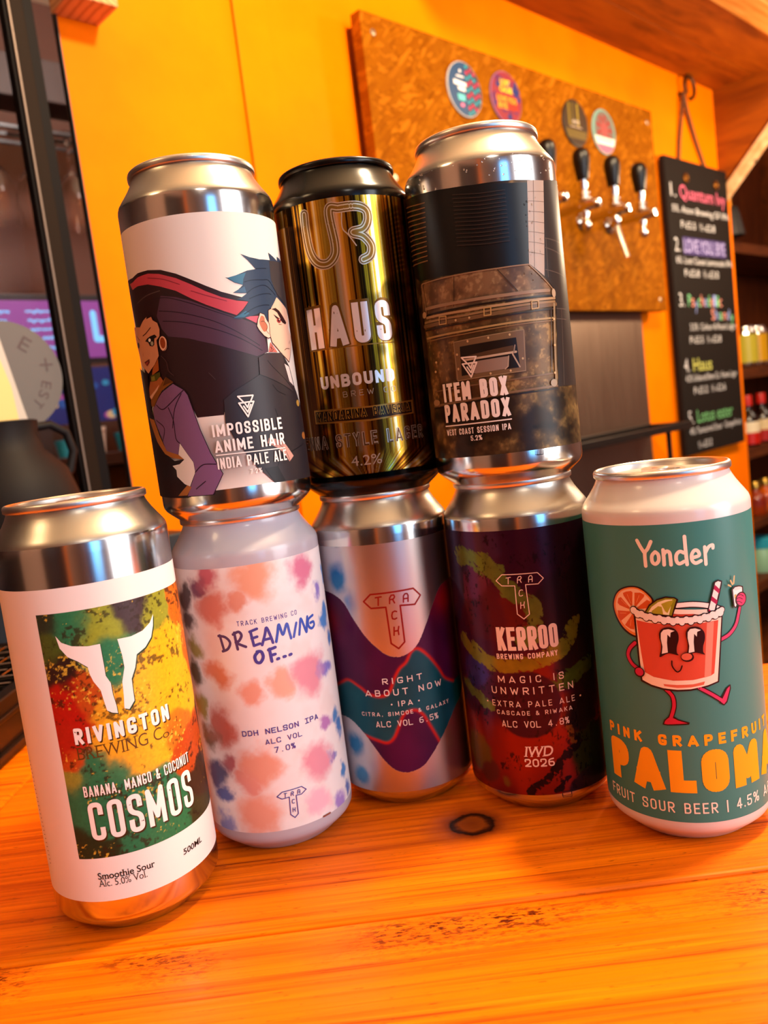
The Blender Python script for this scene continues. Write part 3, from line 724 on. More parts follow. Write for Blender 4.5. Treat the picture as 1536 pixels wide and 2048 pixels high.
# ------------------------------------------------------------------ behind the window at the left
def far_room():
    tag(obj('ceiling_joist', box(BM(), -1000, 1700, 1960, 2060, 1030, 1130, 3), mat('joist_paint', '2a1710', .6), loc=ORIG, rotz=WROT), 'dark ceiling beam seen through the window at the left', 'beam')
    rk = tag(empty('glass_rack', ORIG, WROT), 'black hanging rack that holds the stemmed glasses behind the window', 'rack')
    blk = mat('black_steel', '0c0706', .4); b = BM()
    for n in (1960, 2010, 2060): box(b, 500, 1200, n-4, n+4, 955, 962)
    obj('rail', b, blk, rk)
    for t in (520, 1180): obj('hanger_rod', tube(BM(), [(t, 2010, 958), (t, 2010, 1031)], 4, 8), blk, rk, 60)
    cl = mat('stemware_glass', (1, .97, .94), .03, trans=1); MATS['stemware_glass'].node_tree.nodes['Principled BSDF'].inputs['IOR'].default_value = 1.3
    prof = [(0, 0), (33, 0), (34, -2), (10, -5), (4, -12), (4, -78), (8, -88), (30, -112), (41, -150), (42, -180), (36, -225), (34.6, -225), (40.4, -180), (39.4, -150), (28, -114), (4, -92), (0, -90)]
    p0 = None
    for i, t in enumerate((775, 865, 965)):
        if p0 is None:
            p0 = empty('wine_glass', WP(t, 1985, 966), WROT); b = BM(); lathe(b, prof, 32); bmesh.ops.recalc_face_normals(b, faces=b.faces); obj('bowl', b, cl, p0, 50); o = p0
        else: o = copy_tree(p0); o.location = WP(t, 1985, 966)
        tag(o, 'upside down wine glass hanging in the rack behind the window', 'wine glass', 'wine glasses hanging behind the window')
    lt = mat('lit_screen', '74408c', .4, emit=.55); tx = mat('screen_letters', '6ab8f0', .4, emit=.8)
    sc = tag(empty('menu_screen', ORIG, WROT), 'purple menu screen with rows of pale blue letters behind the window', 'screen')
    obj('casing', box(BM(), 560, 1180, 2006, 2030, 412, 582, 2), mat('screen_casing', '1c2c34', .4), sc); obj('display', box(BM(), 572, 1168, 2003, 2006, 424, 566), lt, sc)
    a = Art()
    rr = random.Random(3)
    for x0, x1, z in ((800, 872, 540), (803, 880, 518), (806, 860, 497), (832, 900, 474), (842, 900, 453), (690, 760, 540), (690, 750, 518)):
        x = x0
        while x < x1: w = rr.uniform(5, 9); a.stroke([(x, z), (x+w*.5, z+rr.uniform(-5, 5)), (x+w*.7, z)], 4, tx, 0, 0); x += w+2
    a.stroke([(968, 535), (968, 470), (1000, 470)], 16, tx); a.stroke([(1000, 530), (1000, 480)], 12, tx)
    o = obj('screen_text', a.flat(.02), a.mats, sc); o.location = (0, 2.0029, 0)
    ps = tag(empty('poster', ORIG, WROT), 'deep blue poster with pale blobs behind the window', 'poster')
    obj('sheet', box(BM(), 790, 1120, 2010, 2016, 262, 400), mat('poster_blue', '16307c', .4, emit=.12), ps)  # printed sheet given a faint glow of its own
    a = Art()
    for i in range(26):
        x, z = rr.uniform(805, 1105), rr.uniform(275, 390); r = rr.uniform(6, 18); a.poly(ellipse(x, z, r, r*.8, 14), mat('poster_ink_%d' % (i % 4), ('2a90c8', '1c58b0', '9c50a8', 'c0b890')[i % 4], .4, emit=.15))  # the blobs' inks glow faintly too, light put into the material
    o = obj('print', a.flat(.02), a.mats, ps); o.location = (0, 2.0098, 0)
    cb = tag(empty('side_counter', ORIG, WROT), 'dark counter in the room behind the window', 'counter')
    obj('top', box(BM(), 400, 1500, 1800, 2250, 150, 180, 2), mat('dark_top', '2a1c18', .4), cb); obj('base', box(BM(), 420, 1480, 1830, 2220, -Z0, 150, 2), mat('dark_cabinet', '1e120a', .6), cb)
    tub = mat('white_tub', 'd8d8cc', .4)
    for i, (t, w, h, m) in enumerate(((850, 60, 62, tub), (930, 46, 44, mat('cyan_tub', '2aa8c8', .4)), (1010, 60, 50, tub), (780, 40, 40, mat('cyan_tub', '2aa8c8', .4)))):
        r = tag(empty('tub', WP(t, 1860, 180.3), WROT), ('tall white plastic tub on the counter behind the window', 'small cyan tub between two white tubs behind the window', 'white plastic tub beside the window frame, behind the glass', 'cyan tub at the left end behind the window')[i], 'tub', 'tubs on the far counter')
        b = BM(); lathe(b, [(0, 0), (w*.4, 0), (w*.5, h*.8), (w*.5, h*.84), (0, h*.84)], 28); obj('body', b, m, r, 40)
        b = BM(); lathe(b, [(w*.5, h*.82), (w*.53, h*.85), (w*.53, h), (0, h)], 28); obj('lid', b, m, r, 40)
    # round grey sign on the glass, and the black jug in front of it
    sg = tag(empty('round_sign', WP(302, 829.5, 268), WROT), 'round grey sign with dark lettering on the window glass at the left edge', 'sign')
    b = BM(); lathe(b, [(0, 0), (54, 0), (54.5, .6), (54.5, 1.8), (0, 2)], 64, M=Matrix.Rotation(PI/2, 4, 'X')); obj('disc', b, C('5c5858', .6), sg, 40)
    a = Art(); ink = C('4a3c3e', .6)
    def rot_text(ch, q, r, h):
        v, f = lay_text(ch, -h*.36, h*.36, -h/2, h); c, s_ = math.cos(-q), math.sin(-q)
        a.add([(x*c-y*s_ + r*math.sin(q), x*s_+y*c + r*math.cos(q)) for x, y in v], f, ink)
    for ch, q in (('E', .62), ('E', 1.85), ('S', 2.12), ('T', 2.4)): rot_text(ch, q, 38, 14 if ch == 'E' and q < 1 else 10)
    a.stroke([(34, 10), (46, 10)], 1.6, ink); a.stroke([(40, 4), (40, 16)], 1.6, ink)
    a.poly([(-30, -52), (-14, 54), (-4, 54), (10, -30), (14, -52)], C('b4aca4', .5)); a.poly([(-30, -48), (-22, 10), (-6, 24), (2, -10), (4, -48)], C('d8bc78', .5))
    o = obj('lettering', a.flat(.02), a.mats, sg); o.location = (0, -.0021, 0)
    jg = tag(empty('jug', WP(266, 770, 98.3), WROT), 'black jug with a loop handle on the sill in front of the window', 'jug')
    bk = mat('jug_black', '0e090c', .6, spec=.2)
    b = BM(); lathe(b, [(0, 0), (58, 0), (62, 5), (60, 48), (52, 76), (36, 94), (31, 110), (33, 122), (30, 123), (28, 110), (0, 106)], 40); obj('body', b, bk, jg, 40)
    b = BM(); tube(b, [(30, 0, 116), (46, 0, 117), (60, 0, 108), (64, 0, 90), (58, 0, 72), (50, 0, 64)], 4.2, 12); obj('handle', b, bk, jg, 60)
    dr = tag(empty('drip_tray', W(-330, 560, 0)), 'black drip tray with a pierced steel grille behind the white label can', 'tray')
    b = BM(); box(b, -110, 78, -92, 92, .3, 4, 1); box(b, -110, 78, -92, -82, 4, 39, 1.5); box(b, -110, 78, 82, 92, 4, 39, 1.5); box(b, -110, -100, -82, 82, 4, 39, 1); box(b, 68, 78, -82, 82, 4, 39, 1)
    box(b, 78, 80, -92, 92, 26, 29, .5); box(b, 78, 82, -92, 92, 6, 9, .5)
    obj('body', b, mat('tray_black', '170b07', .3), dr)
    b = BM(); 
    for i in range(10): box(b, -100+i*18.4, -97+i*18.4, -82, 82, 36, 38.5, .4)
    for j in range(10): box(b, -100, 68, -82+j*17.8, -79+j*17.8, 36, 38.5, .4)
    obj('grille', b, chrome, dr)
far_room()
point('far_room_fill', WP(950, 1350, 1150), 26, (1, .9, .84), .08)  # hidden light added to brighten the room behind the window
# ------------------------------------------------------------------ label drawings: (arc from the can's front, height) in mm
ART = {
 'A': [
  ('p', '2a1618', 0, '-49.01 106.90 -37.35 106.12 -31.98 106.94 -25.00 106.73 -18.45 105.59 -11.97 103.07 -6.15 99.93 -0.55 96.83 5.11 94.07 11.12 92.15 17.15 90.52 23.17 83.85 22.64 69.72 17.49 66.74 17.77 59.15 0.82 50.61 -0.98 45.24 -12.00 45.46 -13.92 50.88 -16.39 56.87 -26.21 61.74 -38.32 51.89 -38.58 42.72 -40.68 69.83 -44.71 89.07 -49.02 100.48'),
  ('p', 'b8404a', 0, '-42.49 104.55 -37.87 104.41 -32.49 105.36 -25.30 105.43 -19.35 104.15 -12.25 101.37 -6.43 98.07 -0.86 94.71 4.80 91.98 10.83 90.24 15.95 89.76 13.05 86.76 9.96 84.49 5.01 86.43 -1.62 89.53 -7.26 92.69 -13.06 96.50 -20.27 99.45 -26.28 101.32 -33.65 102.01 -39.38 101.59'),
  ('p', '4a2f3e', 0, '-20.36 95.69 -13.47 94.06 -7.41 91.71 -1.73 88.79 4.90 85.68 8.84 84.15 16.23 81.29 20.82 78.63 22.54 69.19 16.40 67.58 8.88 70.12 -0.90 73.82 -10.73 77.31 -19.67 79.36 -22.30 82.83 -23.99 88.21'),
  ('p', '4a2f3e', 0, '-1.73 88.79 4.90 85.68 8.84 84.15 16.23 81.29 20.82 78.63 22.54 69.19 16.40 67.58 8.88 70.12 -0.90 73.82 -7.72 76.15'),
  ('s', '24121c', 0.3, 0, 1, '-24.69 94.94 -17.46 94.45 -7.56 90.73 1.00 86.76 8.75 83.55'),
  ('s', '24121c', 0.3, 0, 1, '-22.20 89.94 -13.36 88.02 -2.43 84.09 6.09 79.77 18.36 71.92'),
  ('s', '24121c', 0.3, 0, 1, '-21.04 85.68 -10.79 83.63 -0.02 79.81 9.67 75.44 19.27 69.80'),
  ('s', '7a2530', 0.25, 0, 1, '-25.70 103.74 -17.93 101.80 -11.05 98.70'),
  ('s', '7a2530', 0.25, 0, 1, '-6.81 95.63 -0.62 92.94 6.62 90.35'),
  ('s', '57443f', 0.35, 0, 1, '-36.16 95.51 -28.17 97.11 -20.29 97.69'),
  ('p', 'c05060', 0, '12.58 83.71 19.78 83.92 18.32 80.99'),
  ('p', '2b394f', 0, '15.24 108.83 19.38 107.63 24.49 107.08 31.67 107.42 31.04 110.48 38.66 108.00 39.10 110.00 49.03 108.92 48.64 100.45 48.65 89.80 48.72 84.54 43.14 87.96 32.78 92.07 27.50 87.15 25.58 86.32 24.79 81.14 23.36 83.25 21.05 85.22 17.79 84.24 13.67 83.34 11.18 82.83 7.89 83.26 10.64 84.45 13.01 86.07 14.68 87.98 15.95 89.81 13.67 90.33 10.82 90.79 13.04 91.45 15.92 93.12 12.77 93.16 9.66 93.39 12.20 94.64 14.50 96.43 11.03 97.34 7.31 99.65 9.03 99.34 13.14 100.70 17.27 102.18 21.68 102.95 18.26 106.36'),
  ('p', '2f6580', 0, '8.28 99.42 13.12 100.58 16.55 101.32 15.01 98.75 14.38 96.55 11.07 97.58'),
  ('p', '2f6580', 0, '8.68 83.46 11.45 84.66 14.09 86.03 15.60 85.01 13.16 83.61'),
  ('p', '3a5c78', 0, '10.19 93.49 12.18 94.52 15.09 95.82 15.54 93.37'),
  ('p', '3a3436', 0, '30.87 107.07 49.03 108.66 48.64 100.45 48.69 87.17 43.56 88.54 33.47 92.64 30.35 99.47'),
  ('s', '141c2c', 0.28, 0, 1, '21.70 103.08 24.47 103.39 27.91 103.64'),
  ('s', '141c2c', 0.28, 0, 1, '15.39 97.65 19.00 98.43 24.99 98.80 28.46 98.80 31.34 96.02'),
  ('s', '141c2c', 0.28, 0, 1, '15.78 93.12 19.69 95.36 25.99 96.50 32.02 93.03'),
  ('s', '141c2c', 0.28, 0, 1, '16.56 90.91 21.73 92.57 26.85 93.29 28.82 93.04'),
  ('s', '141c2c', 0.28, 0, 1, '13.35 84.83 18.29 87.20 22.96 88.37 26.61 88.50'),
  ('s', '141c2c', 0.28, 0, 1, '31.34 96.02 35.14 92.55 41.59 89.35'),
  ('p', 'b5645a', 0, '24.23 73.18 27.95 68.86 22.54 68.96'),
  ('s', '3a1014', 0.22, 0, 0, '23.65 71.16 25.43 70.01 24.15 69.13'),
  ('s', '3a1014', 0.22, 0, 1, '25.12 72.17 23.59 69.01'),
  ('p', 'dcb096', 0, '32.78 92.07 36.89 90.14 43.14 87.96 43.73 84.86 41.65 79.37 44.98 76.49 41.61 70.90 36.41 64.85 30.49 68.37 25.28 72.93 24.81 75.21 23.85 76.72 24.74 81.27 25.58 86.32 27.50 87.15'),
  ('s', '2a0d10', 0.3, 0, 0, '30.49 68.37 25.28 72.93 24.81 75.21 23.85 76.72 24.74 81.27 25.58 86.32 27.50 87.15'),
  ('s', '2a0d10', 0.35, 0, 0, '44.98 76.49 41.61 70.90 36.41 64.85 30.49 68.37 25.28 72.93'),
  ('p', 'e2bba4', 0, '20.73 85.22 22.91 84.50 23.86 82.26 25.01 80.77 24.59 76.47 24.81 75.21 23.46 74.70 21.28 75.72 19.15 78.00 18.23 79.76 19.15 82.49'),
  ('s', '2a0d10', 0.3, 1, 0, '20.73 85.22 22.91 84.50 23.86 82.26 25.01 80.77 24.59 76.47 24.81 75.21 23.46 74.70 21.28 75.72 19.15 78.00 18.23 79.76 19.15 82.49'),
  ('p', 'b36a4c', 1, '21.47 83.98 22.67 83.24 22.68 81.49 23.73 79.74 23.04 77.98 21.44 77.48 20.30 79.24 19.71 81.24 20.53 83.23'),
  ('s', '4a1a14', 0.2, 0, 1, '20.70 81.48 21.72 81.73 22.95 81.12 23.68 79.49 22.87 77.98 24.00 76.59'),
  ('p', '2a0d12', 0, '27.64 86.86 30.60 87.50 33.32 86.49 39.34 81.92 37.76 81.01 34.70 81.69 31.54 85.60 29.04 86.60'),
  ('p', '2a0d12', 0, '28.41 84.79 31.07 83.78 34.95 82.49 36.85 81.46 32.26 82.70 30.20 83.10'),
  ('e', '8e2a2a', 31.89, 82.24, 1.54, 0.94, 0),
  ('e', '2a0d12', 31.75, 82.28, 0.61, 0.47, 0),
  ('e', 'e8d8d0', 32.52, 82.71, 0.37, 0.23, 0),
  ('s', '4a1a18', 0.18, 0, 1, '31.49 80.73 33.84 80.73'),
  ('s', '4a1a18', 0.25, 0, 1, '33.43 69.85 35.44 70.65 38.65 70.67'),
  ('s', '6a2a22', 0.2, 0, 1, '40.79 74.29 39.18 72.86'),
  ('p', '2c2528', 0, '-0.11 51.23 4.45 54.33 16.38 60.02 16.92 67.03 21.06 68.70 30.64 68.64 35.80 62.78 38.60 54.03 48.69 40.12 49.01 13.92 16.39 14.80 9.38 22.33 6.34 27.50 1.72 35.45 -0.94 42.02'),
  ('p', '3c3032', 0, '16.87 66.77 21.04 68.55 30.64 68.64 32.18 62.73 35.50 57.86 36.19 51.82 23.86 56.99 16.38 60.02'),
  ('s', '151012', 0.3, 0, 1, '21.18 65.55 24.79 61.74 36.58 52.92'),
  ('s', '151012', 0.3, 0, 1, '16.38 60.02 23.86 56.99 36.19 51.82'),
  ('s', '151012', 0.3, 0, 1, '22.11 55.48 24.53 52.70 29.19 50.89'),
  ('s', '151012', 0.3, 0, 1, '21.67 45.40 22.91 40.49 22.67 37.29'),
  ('s', '151012', 0.3, 0, 1, '18.81 21.57 22.99 25.38 40.60 29.38'),
  ('s', '151012', 0.3, 0, 1, '9.38 22.33 12.86 26.64'),
  ('p', 'cfc0bb', 0, '31.49 64.08 35.13 62.77 37.50 54.58 33.80 56.49'),
  ('e', 'c09040', 40.11, 47.09, 2.06, 1.45, 0),
  ('e', 'b06a30', 42.61, 32.69, 3.0, 1.66, 0),
  ('p', 'bd8d80', 0, '16.36 33.66 20.75 32.64 24.68 30.08 28.83 24.73 25.73 22.61 23.20 26.44 20.09 28.95 15.42 31.64'),
  ('s', '4a2420', 0.22, 0, 1, '19.89 31.66 24.15 27.42 26.03 22.85'),
  ('s', '4a2420', 0.22, 0, 1, '20.09 28.95 23.10 25.91'),
  ('p', '151012', 0, '12.62 21.35 16.39 14.80 21.77 14.94 18.81 21.57'),
  ('p', 'a0521c', 0, '-26.56 71.44 -27.08 66.72 -32.52 65.13 -31.17 67.79'),
  ('p', 'c68a62', 0, '-36.67 85.78 -32.97 87.84 -29.49 89.10 -30.00 88.13 -26.77 88.50 -26.12 86.95 -23.74 85.50 -23.04 82.77 -23.64 79.98 -25.65 78.71 -25.73 72.38 -29.33 69.15 -35.13 66.26 -41.57 70.70 -44.21 76.52 -49.02 82.67 -46.74 87.33'),
  ('s', '2a0d08', 0.22, 0, 0, '-36.67 85.78 -32.97 87.84 -29.49 89.10 -30.00 88.13 -26.77 88.50 -26.12 86.95 -23.74 85.50 -23.04 82.77 -23.64 79.98 -25.65 78.71 -25.73 72.38 -29.33 69.15 -35.13 66.26 -41.57 70.70'),
  ('p', 'a05a2a', 0, '-34.75 62.96 -26.69 64.00 -25.49 62.24 -31.21 57.28 -36.21 54.78 -38.69 58.03'),
  ('p', 'd0a080', 0, '-32.34 58.76 -28.30 60.98 -30.98 58.06 -35.30 55.35 -37.58 56.83'),
  ('e', 'e0ae88', -22.44, 76.91, 2.06, 2.96, 0),
  ('e', '8a3c14', -22.53, 77.18, 1.38, 2.24, 0),
  ('s', '2a0d08', 0.22, 0, 1, '-23.82 80.01 -22.03 79.94 -20.56 78.72 -20.47 76.61 -21.32 74.90 -23.30 73.88 -24.59 75.65'),
  ('p', '4a4a14', 0, '-33.62 65.27 -26.63 65.99 -26.75 64.27 -29.66 62.76 -33.88 62.78'),
  ('p', '7a7420', 0, '-33.24 64.68 -30.51 64.88 -30.55 63.01 -33.52 62.95'),
  ('p', '1c120e', 0, '-33.47 79.52 -31.81 80.33 -29.40 80.89 -26.28 81.18 -25.15 80.01 -26.86 79.64 -27.47 77.14 -28.68 76.74 -30.45 77.16 -31.38 78.80'),
  ('e', 'e8e4d8', -30.04, 79.45, 0.87, 0.71, 0),
  ('e', '9a9a80', -28.73, 77.92, 0.95, 0.87, 0),
  ('e', '1c120e', -42.17, 79.01, 1.66, 1.23, 0),
  ('s', '2a0d08', 0.3, 0, 1, '-34.74 81.99 -31.91 82.56 -28.04 84.32'),
  ('s', '2a0d08', 0.25, 0, 1, '-42.29 82.85 -38.68 80.70'),
  ('s', '6a3014', 0.18, 0, 1, '-37.22 75.07 -37.84 74.07'),
  ('p', '5a1a10', 0, '-37.33 71.34 -32.41 72.04 -32.63 70.67 -35.24 69.45'),
  ('p', 'a04030', 0, '-36.40 70.89 -33.33 71.30 -33.44 70.65 -35.43 69.82'),
  ('s', '4a3030', 0.3, 0, 1, '-24.41 72.19 -22.07 69.48 -21.72 65.99 -19.50 63.58'),
  ('s', '4a3a3a', 0.2, 0, 1, '-4.50 62.68 -2.29 59.79'),
  ('p', '201418', 0, '-47.86 70.59 -35.85 66.07 -37.04 59.82 -38.32 51.89 -36.70 46.92 -33.26 39.17 -30.27 32.00 -25.88 29.04 -20.50 29.23 -23.23 27.51 -27.54 27.12 -25.59 25.18 -25.79 22.52 -22.14 19.07 -19.08 17.77 -21.23 13.24 -48.36 14.45 -48.52 43.80 -48.80 70.94'),
  ('p', '7a5478', 0, '-20.40 60.48 -15.73 57.30 -14.37 55.06 -12.77 47.63 -11.19 40.18 -8.38 30.45 -4.69 21.61 -7.11 17.70 -9.89 13.53 -21.80 13.81 -16.23 23.45 -16.39 27.68 -21.51 36.08 -23.13 31.48 -30.13 32.53 -32.20 39.09 -36.02 46.88 -35.88 51.69 -27.18 57.68'),
  ('s', '1c0e14', 0.28, 1, 0, '-20.40 60.48 -15.73 57.30 -14.37 55.06 -12.77 47.63 -11.19 40.18 -8.38 30.45 -4.69 21.61 -7.11 17.70 -9.89 13.53 -21.80 13.81 -16.23 23.45 -16.39 27.68 -21.51 36.08 -23.13 31.48 -30.13 32.53 -32.20 39.09 -36.02 46.88 -35.88 51.69 -27.18 57.68'),
  ('p', 'e0d6cc', 0, '-21.51 36.08 -16.39 27.68 -16.23 23.45 -19.69 17.92 -22.14 19.07 -25.79 22.52 -25.59 25.18 -27.54 27.12 -23.23 27.51 -20.50 29.23 -23.13 31.48'),
  ('p', '7d4a14', 0, '-23.54 63.58 -19.86 60.92 -27.05 58.19 -33.93 52.59 -36.85 52.74 -36.91 54.99 -27.36 60.32'),
  ('s', '1c0e14', 0.2, 0, 0, '-19.86 60.92 -27.05 58.19 -33.93 52.59'),
  ('p', '55300e', 0, '-23.54 63.58 -19.86 60.92 -22.71 60.78 -25.80 60.13'),
  ('p', 'a4622a', 0, '-42.47 48.37 -36.59 47.19 -33.04 39.15 -29.84 33.58 -23.13 31.48 -20.50 29.23 -27.15 30.46 -31.34 32.33 -36.50 37.74'),
  ('p', 'a4622a', 0, '-26.87 14.35 -20.88 18.55 -18.98 17.60 -21.70 14.34'),
  ('s', '2a1420', 0.35, 0, 1, '-17.16 55.93 -21.41 50.22 -24.02 42.64'),
  ('s', '2a1420', 0.35, 0, 1, '-24.77 51.12 -23.02 45.69 -23.13 38.34 -21.51 36.08'),
  ('s', '2a1420', 0.35, 0, 1, '-34.18 46.74 -29.13 43.12 -31.51 37.98'),
  ('s', '2a1420', 0.35, 0, 1, '-32.15 52.95 -27.19 50.86 -15.73 57.30'),
  ('s', '2a1420', 0.35, 0, 1, '-16.23 23.45 -12.31 26.19 -6.95 25.83'),
  ('s', '2a1420', 0.35, 0, 1, '-16.80 16.62 -12.29 19.35'),
  ('s', 'ebe2da', 0.62, 0, 0, '7.33 49.57 5.46 51.94 11.76 51.83 10.33 49.36 7.93 49.29'),
  ('s', 'ebe2da', 0.62, 0, 0, '5.49 49.25 8.46 43.40 11.72 49.33 9.88 49.30 8.79 47.12 7.81 49.20 5.49 49.25'),
  ('s', 'ebe2da', 0.62, 0, 0, '7.28 47.80 8.62 45.26 10.27 48.22'),
  ('t', 'IMPOSSIBLE', 'efe6de', -6.5, 23.81, 36.77, 4.94, {'bw': 0.17, 'gap': 0.5}),
  ('t', 'ANIME HAIR', 'efe6de', -6.45, 23.9, 30.32, 4.89, {'bw': 0.17, 'gap': 0.5}),
  ('s', 'efe6de', 0.42, 0, 0, '-6.32 29.31 23.64 28.72'),
  ('t', 'INDIA PALE ALE', 'efe6de', -6.41, 23.95, 23.51, 4.53, {'bw': 0.14, 'gap': 0.5}),
  ('t', '7.2%', 'efe6de', 6.17, 11.15, 20.02, 1.99, {'bw': 0.14}),
 ],
 'B': [
  ('s', 'c9a98a', 4.4, 0, 1, '-16.34 127.25 -16.55 120.23 -15.65 111.07 -12.74 106.02 -8.36 104.89 -4.82 107.69 -3.91 112.76 -4.81 126.91 -0.30 127.40 7.37 127.44 11.48 125.42 11.74 121.34 9.24 117.74 4.41 116.60 8.86 114.79 11.93 110.55 10.97 106.49 7.55 104.83'),
  ('s', '6e4a18', 3.5, 0, 1, '-16.34 127.25 -16.55 120.23 -15.65 111.07 -12.74 106.02 -8.36 104.89 -4.82 107.69 -3.91 112.76 -4.81 126.91 -0.30 127.40 7.37 127.44 11.48 125.42 11.74 121.34 9.24 117.74 4.41 116.60 8.86 114.79 11.93 110.55 10.97 106.49 7.55 104.83'),
  ('s', 'cdb48e', 2.4, 0, 1, '-16.34 127.25 -16.55 120.23 -15.65 111.07 -12.74 106.02 -8.36 104.89 -4.82 107.69 -3.91 112.76 -4.81 126.91 -0.30 127.40 7.37 127.44 11.48 125.42 11.74 121.34 9.24 117.74 4.41 116.60 8.86 114.79 11.93 110.55 10.97 106.49 7.55 104.83'),
  ('s', '8a6224', 1.3, 0, 1, '-16.34 127.25 -16.55 120.23 -15.65 111.07 -12.74 106.02 -8.36 104.89 -4.82 107.69 -3.91 112.76 -4.81 126.91 -0.30 127.40 7.37 127.44 11.48 125.42 11.74 121.34 9.24 117.74 4.41 116.60 8.86 114.79 11.93 110.55 10.97 106.49 7.55 104.83'),
  ('s', 'c9a98a', 0.5, 0, 1, '0.59 125.46 0.12 118.89 2.37 115.68 5.22 110.97'),
  ('s', '8a5a18', 0.5, 0, 0, '-20.07 88.79 -20.00 84.56 -21.70 68.99 17.41 68.55'),
  ('t', 'HAUS', '6e4714', -22.78, 18.15, 69.02, 19.31, {'bw': 0.26, 'gap': 0.5}),
  ('t', 'HAUS', 'e6d2c6', -21.78, 16.9, 69.6, 17.5, {'bw': 0.17, 'gap': 0.75}),
  ('t', 'UNBOUND', 'dccabb', -19.08, 15.44, 51.63, 5.6, {'bw': 0.24, 'gap': 0.4}),
  ('t', 'BREW CO', 'a8927c', -8.89, 15.26, 47.06, 2.47, {'bw': 0.1, 'gap': 0.9}),
  ('p', '8a5f22', 0, '-25.23 43.06 2.63 41.99 23.80 42.45 23.56 36.35 1.80 35.40 -25.28 36.85'),
  ('p', '281405', 0, '-24.59 42.21 2.55 41.31 22.80 41.74 22.67 36.98 1.90 36.17 -24.44 37.57'),
  ('t', 'MANDARINA BAVERIA', '9a7028', -23.92, 21.63, 37.54, 4.28, {'bw': 0.24, 'gap': 0.45}),
  ('t', 'MANDARINA BAVERIA', '150a04', -23.67, 21.41, 37.58, 3.97, {'bw': 0.13, 'gap': 0.7}),
  ('t', 'VIENNA STYLE LAGER', '9b8a78', -42.03, 28.17, 24.96, 6.23, {'bw': 0.2, 'gap': 0.5}),
  ('t', 'VIENNA STYLE LAGER', '4a2f14', -41.56, 28.01, 24.97, 5.89, {'bw': 0.1, 'gap': 0.8}),
  ('t', '4.2%', 'b09a86', -9.02, 4.77, 16.31, 4.4, {}),
 ],
 'C': [
  ('p', '120e0c', 0, '-48.86 129.58 -11.94 125.21 10.91 123.30 21.19 123.41 17.18 90.96 4.28 90.63 -16.34 91.15 -36.23 92.50 -48.73 97.28'),
  ('p', 'a89484', 0, '20.52 124.13 30.21 124.73 24.89 85.87 17.37 91.10'),
  ('s', '6a5646', 0.2, 0, 0, '19.96 119.73 29.44 120.19'),
  ('s', '6a5646', 0.2, 0, 0, '19.60 116.06 28.88 116.05'),
  ('s', '6a5646', 0.2, 0, 0, '19.19 112.02 28.31 111.75'),
  ('s', '6a5646', 0.2, 0, 0, '18.78 107.97 27.76 107.53'),
  ('s', '6a5646', 0.2, 0, 0, '18.38 103.91 27.10 103.23'),
  ('s', '6a5646', 0.2, 0, 0, '18.06 99.85 26.57 98.93'),
  ('s', '6a5646', 0.2, 0, 0, '17.66 95.78 26.03 94.56'),
  ('s', '6a5646', 0.2, 0, 0, '23.78 124.24 19.90 89.36'),
  ('p', '2c2420', 0, '30.21 124.73 48.87 127.65 48.86 78.71 49.00 39.94 26.69 40.02 30.50 73.28 30.60 80.20 24.89 85.87'),
  ('s', '4a3e36', 0.45, 0, 0, '27.05 101.35 44.64 99.95'),
  ('s', '4a3e36', 0.45, 0, 0, '26.48 97.58 42.09 94.92'),
  ('s', '4a3e36', 0.45, 0, 0, '25.71 88.52 41.92 86.29'),
  ('s', '4a3e36', 0.45, 0, 0, '27.83 101.01 26.99 85.50'),
  ('s', '4a3e36', 0.45, 0, 0, '30.65 72.51 39.84 72.38'),
  ('s', '4a3e36', 0.45, 0, 0, '29.91 68.27 38.48 67.99'),
  ('s', '4a3e36', 0.45, 0, 0, '34.47 72.18 30.70 40.54'),
  ('s', '7a5a38', 0.45, 0, 1, '-48.97 126.69 -33.02 123.87 -25.97 122.96'),
  ('s', '7a5a38', 0.45, 0, 1, '-48.98 124.59 -33.18 121.91 -26.14 121.04'),
  ('s', '7a5a38', 0.45, 0, 1, '-48.99 122.48 -33.35 119.95 -26.32 119.11'),
  ('s', '7a5a38', 0.45, 0, 1, '-49.00 120.38 -33.52 117.98 -26.49 117.19'),
  ('s', '7a5a38', 0.45, 0, 1, '-49.00 118.27 -33.69 116.01 -26.67 115.25'),
  ('s', '7a5a38', 0.45, 0, 1, '-49.01 116.15 -33.86 114.04 -26.84 113.32'),
  ('s', '7a5a38', 0.45, 0, 1, '-49.02 114.03 -34.04 112.06 -27.02 111.37'),
  ('s', '7a5a38', 0.45, 0, 1, '-49.02 111.91 -34.22 110.08 -27.20 109.43'),
  ('s', '7a5a38', 0.45, 0, 1, '-49.03 109.79 -34.40 108.09 -27.38 107.48'),
  ('s', '7a5a38', 0.45, 0, 1, '-49.04 107.67 -34.58 106.10 -27.57 105.53'),
  ('s', '7a5a38', 0.45, 0, 1, '-49.04 105.54 -34.76 104.11 -27.75 103.57'),
  ('s', '7a5a38', 0.45, 0, 1, '-49.05 103.41 -34.95 102.11 -27.94 101.61'),
  ('s', '7a5a38', 0.45, 0, 1, '-49.06 101.27 -35.14 100.11 -28.13 99.65'),
  ('s', '2c221b', 0.5, 0, 1, '-11.31 122.27 -0.76 120.72 9.83 120.70'),
  ('s', '2c221b', 0.5, 0, 1, '-11.34 120.73 -0.77 119.20 9.82 119.17'),
  ('s', '2c221b', 0.5, 0, 1, '-11.36 119.19 -0.79 117.67 9.81 117.65'),
  ('s', '2c221b', 0.5, 0, 1, '-11.39 117.65 -0.81 116.14 9.80 116.12'),
  ('s', '2c221b', 0.5, 0, 1, '-11.41 116.11 -0.82 114.61 9.79 114.59'),
